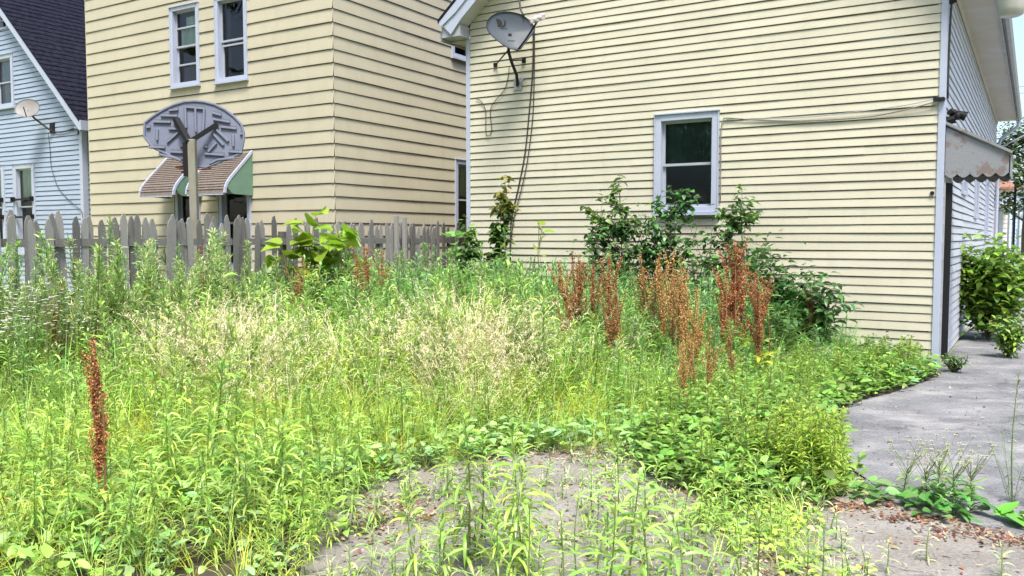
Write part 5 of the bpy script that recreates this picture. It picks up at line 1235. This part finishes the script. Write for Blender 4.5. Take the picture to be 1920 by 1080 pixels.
# lush leaves by the driveway edge
x, y = scatter(900, lambda x, y: (x > np.interp(y, [5.5, 6.1, 7.1, 8.2, 8.6, 9.9], [2.1, 2.3, 2.65, 3.2, 3.75, 4.95])-1.4) & (x > 1.0))
fill('driveway_weeds', [cover(34, .065, .045, (.22, .40, .07), .26, .18) for i in range(4)] + [goldenrod(.34, n=40, L=.07, W=.013, col=(.24, .40, .06)) for i in range(2)], x, y, rng.uniform(.7, 1.35, len(x)), M['leaf'], 'soft green broad leaved weeds spilling onto the driveway edge', 'ground cover')
# clump at the driveway corner
n = 90; a = rng.uniform(0, 6.28, n); r = .42*np.sqrt(rng.uniform(0, 1, n)); x = 1.86 + np.cos(a)*r*.8; y = 5.45 + np.sin(a)*r*.9
fill('leafy_clump', [goldenrod(.5, n=60, L=.07, W=.014, col=(.30, .43, .05)) for i in range(4)], x, y, rng.uniform(.5, 1.12, n)*(1.05-.6*r), M['leaf'], 'leafy yellow green clump where the slab meets the asphalt', 'weeds')
x = rng.normal(1.36, .15, 95); y = rng.normal(4.45, .38, 95)
fill('fringe_weeds', [grass(12, .3, .005, (.40, .48, .10), .05, 1.4), goldenrod(.3, n=30, L=.07, W=.012, col=(.36, .50, .09)), cover(20, .05, .03, G_LIME, .15, .12)], x, y, rng.uniform(.4, 1.0, len(x)), M['leaf'], 'yellowing fringe of low weeds running down the right part of the slab')
# sparse sprouts and clover on the slab
SLABP = [(-.9, 3.3), (1.6, 3.3), (1.9, 5.4), (1.2, 5.8), (.4, 6.4), (-.3, 6.0), (-.8, 5.3)]
x, y = scatter(620, lambda x, y: fbm(x, y, 3.1, 4.0) > -.25, poly=SLABP)
fill('slab_sprouts', [grass(6, .10, .004, G_PALE, .03, 1.2), goldenrod(.14, n=12, L=.05, W=.008, col=G_PALE), cover(6, .03, .02, G_MID, .04, .05), grass(5, .16, .003, G_MID, .02, 1.0)], x, y, rng.uniform(.5, 1.25, len(x)), M['leaf'], 'scattered small sprouts poking through the bare slab', 'sprouts')

# litter: dead leaves, twigs and chips
def litter(name, n, centres, label):
    c = Cloud(); idx = rng.integers(0, len(centres), n); P_ = A(centres)[idx]
    x = P_[:, 0] + rng.normal(0, 1, n)*P_[:, 2]; y = P_[:, 1] + rng.normal(0, 1, n)*P_[:, 3]
    cc = cols((.20, .085, .055), n, .35, .15); k = rng.random(n) < .35; cc[k] = cols((.42, .33, .22), int(k.sum()), .25, .08)
    ribbons(c, np.stack([x, y, np.full(n, .008)+rng.uniform(0, .012, n)], 1), rng.uniform(0, 6.28, n), rng.uniform(-.1, .35, n), rng.uniform(.012, .05, n), rng.uniform(.005, .022, n), rng.uniform(-.5, .6, n), cc, prof=A([.4, 1, .3]))
    o = link(bpy.data.objects.new(name, c.mesh(name, M['dry']))); o['kind'] = 'stuff'; o['label'] = label; o['category'] = 'litter'
litter('leaf_litter', 2600, [(-.75, 5.0, .16, .12), (-.55, 4.75, .22, .08), (-.8, 4.6, .1, .2), (-.3, 5.9, .3, .12), (.2, 6.2, .3, .12), (.75, 6.1, .25, .1), (1.5, 4.95, .14, .1), (1.25, 4.05, .14, .12), (1.75, 4.95, .16, .07), (2.05, 4.95, .14, .06), (2.3, 4.72, .12, .05), (2.45, 4.5, .14, .06), (2.7, 4.35, .14, .05), (1.1, 5.3, .2, .15), (.3, 5.0, .5, .5), (1.0, 4.4, .5, .5)], 'dead brown leaves and twigs drifted over the slab')
litter('bark_chips', 380, [(2.4, 4.3, .5, .4), (3.2, 6.5, .9, 1.2), (4.2, 8.6, 1.2, .8), (.3, 4.5, .7, .7)], 'small chips and dry bits strewn over the pavement')
def pebbles(name, n, x0, x1, y0, y1, label):
    mb = MB(); rr = random.Random(9)
    for i in range(n):
        x, y = rr.uniform(x0, x1), rr.uniform(y0, y1); r0 = rr.uniform(.003, .008)*(1 + (rr.random() < .08)); k = 6; a0 = rr.uniform(0, 6)
        vs = [(x + r0*rr.uniform(.7, 1.2)*math.cos(a0+j*6.283/k), y + r0*rr.uniform(.7, 1.2)*math.sin(a0+j*6.283/k), .003) for j in range(k)]
        vs += [(x + (vx-x)*.6, y + (vy-y)*.6, .003 + r0*.8) for vx, vy, _ in vs]
        mb.m = rr.randint(0, 1); mb.add(vs, [(j, (j+1) % k, k+(j+1) % k, k+j) for j in range(k)] + [tuple(range(k, 2*k))])
    o = build(name, mb, [M['peb1'], M['peb2']]); o['kind'] = 'stuff'; o['label'] = label; o['category'] = 'gravel'
M['peb1'] = mat('dark_pebble', (.10, .095, .09), var=.5); M['peb2'] = mat('pale_pebble', (.34, .32, .30), var=.4)
pebbles('pebbles', 1800, -.95, 2.4, 3.4, 6.4, 'loose dark and pale pebbles on the slab')
pebbles('gravel_bits', 420, 2.5, 7.5, 4.9, 11.5, 'loose bits of gravel scattered on the driveway')
# far tree at the right edge
def tree(x, y, h, r, label, n=2600):
    st = Cloud(); lf = Cloud(); z0 = h*.45
    stems(st, A([[0, 0, 0]]), A([[.1, 0, h*.8]]), A([.16]), A([.05]), cols((.12, .09, .06), 1), sides=8, K=6)
    m = 14; az = rng.uniform(0, 6.28, m); t = rng.uniform(.35, .8, m); P0 = np.stack([0*t, 0*t, h*t], 1); P1 = P0 + np.stack([np.cos(az)*r*.8, np.sin(az)*r*.8, r*rng.uniform(.1, .8, m)], 1)
    stems(st, P0, P1, np.full(m, .05), np.full(m, .015), cols((.12, .09, .06), m), K=4)
    cl_ = P1 + rng.normal(0, r*.15, P1.shape); cl_ = np.concatenate([cl_, A([[0, 0, h*.95], [.3, 0, h*.85]])]); idx = rng.integers(0, len(cl_), n)
    b = cl_[idx] + rng.normal(0, r*.2, (n, 3))
    ribbons(lf, b, rng.uniform(0, 6.28, n), rng.uniform(-.8, .6, n), rng.uniform(.12, .24, n), rng.uniform(.08, .15, n), rng.uniform(0, .8, n), cols((.05, .10, .03), n, .3, .1), prof=OVATE)
    plant_parts('tree', (x, y, 0), [('trunk', st, M['leaf']), ('crown', lf, M['leaf'])], label, 'tree')
tree(P(1925, 30), 30, 5.6, 1.2, 'small dark green tree against the sky at the right edge')
tree(P(1990, 55), 56, 9.5, 3.2, 'taller hazy tree beyond the garage at the right')
for (x, lb) in ((P(1898, 37), 'leafy shrub in front of the garage at the right'),):
    bush('bush', x, 36, 1.0, .8, 500, (.06, .13, .04), (.12, .2, .06), lb, L=.16, W=.1)

# the row of trees across the street behind the viewer, seen only as reflections in the window panes
c = Cloud(); n = 20000
th = rng.uniform(R(165), R(300), 170); rr = rng.uniform(30, 36, 170); cx = rr*np.cos(th); cy = rr*np.sin(th); cz = rng.uniform(2.5, 19, 170); idx = rng.integers(0, 170, n)
b = np.stack([cx[idx] + rng.normal(0, 1.6, n), cy[idx] + rng.normal(0, 1.6, n), cz[idx] + rng.normal(0, 1.2, n)], 1)
ribbons(c, b, rng.uniform(0, 6.28, n), rng.uniform(-.8, .6, n), rng.uniform(.7, 1.3, n), rng.uniform(.5, .9, n), rng.uniform(0, .8, n), cols((.05, .10, .03), n, .3, .1), prof=OVATE)
o = link(bpy.data.objects.new('tree_line', c.mesh('tree_line', M['leaf']))); o['kind'] = 'stuff'; o['label'] = 'row of leafy trees behind the viewer, mirrored in the window panes'; o['category'] = 'trees'
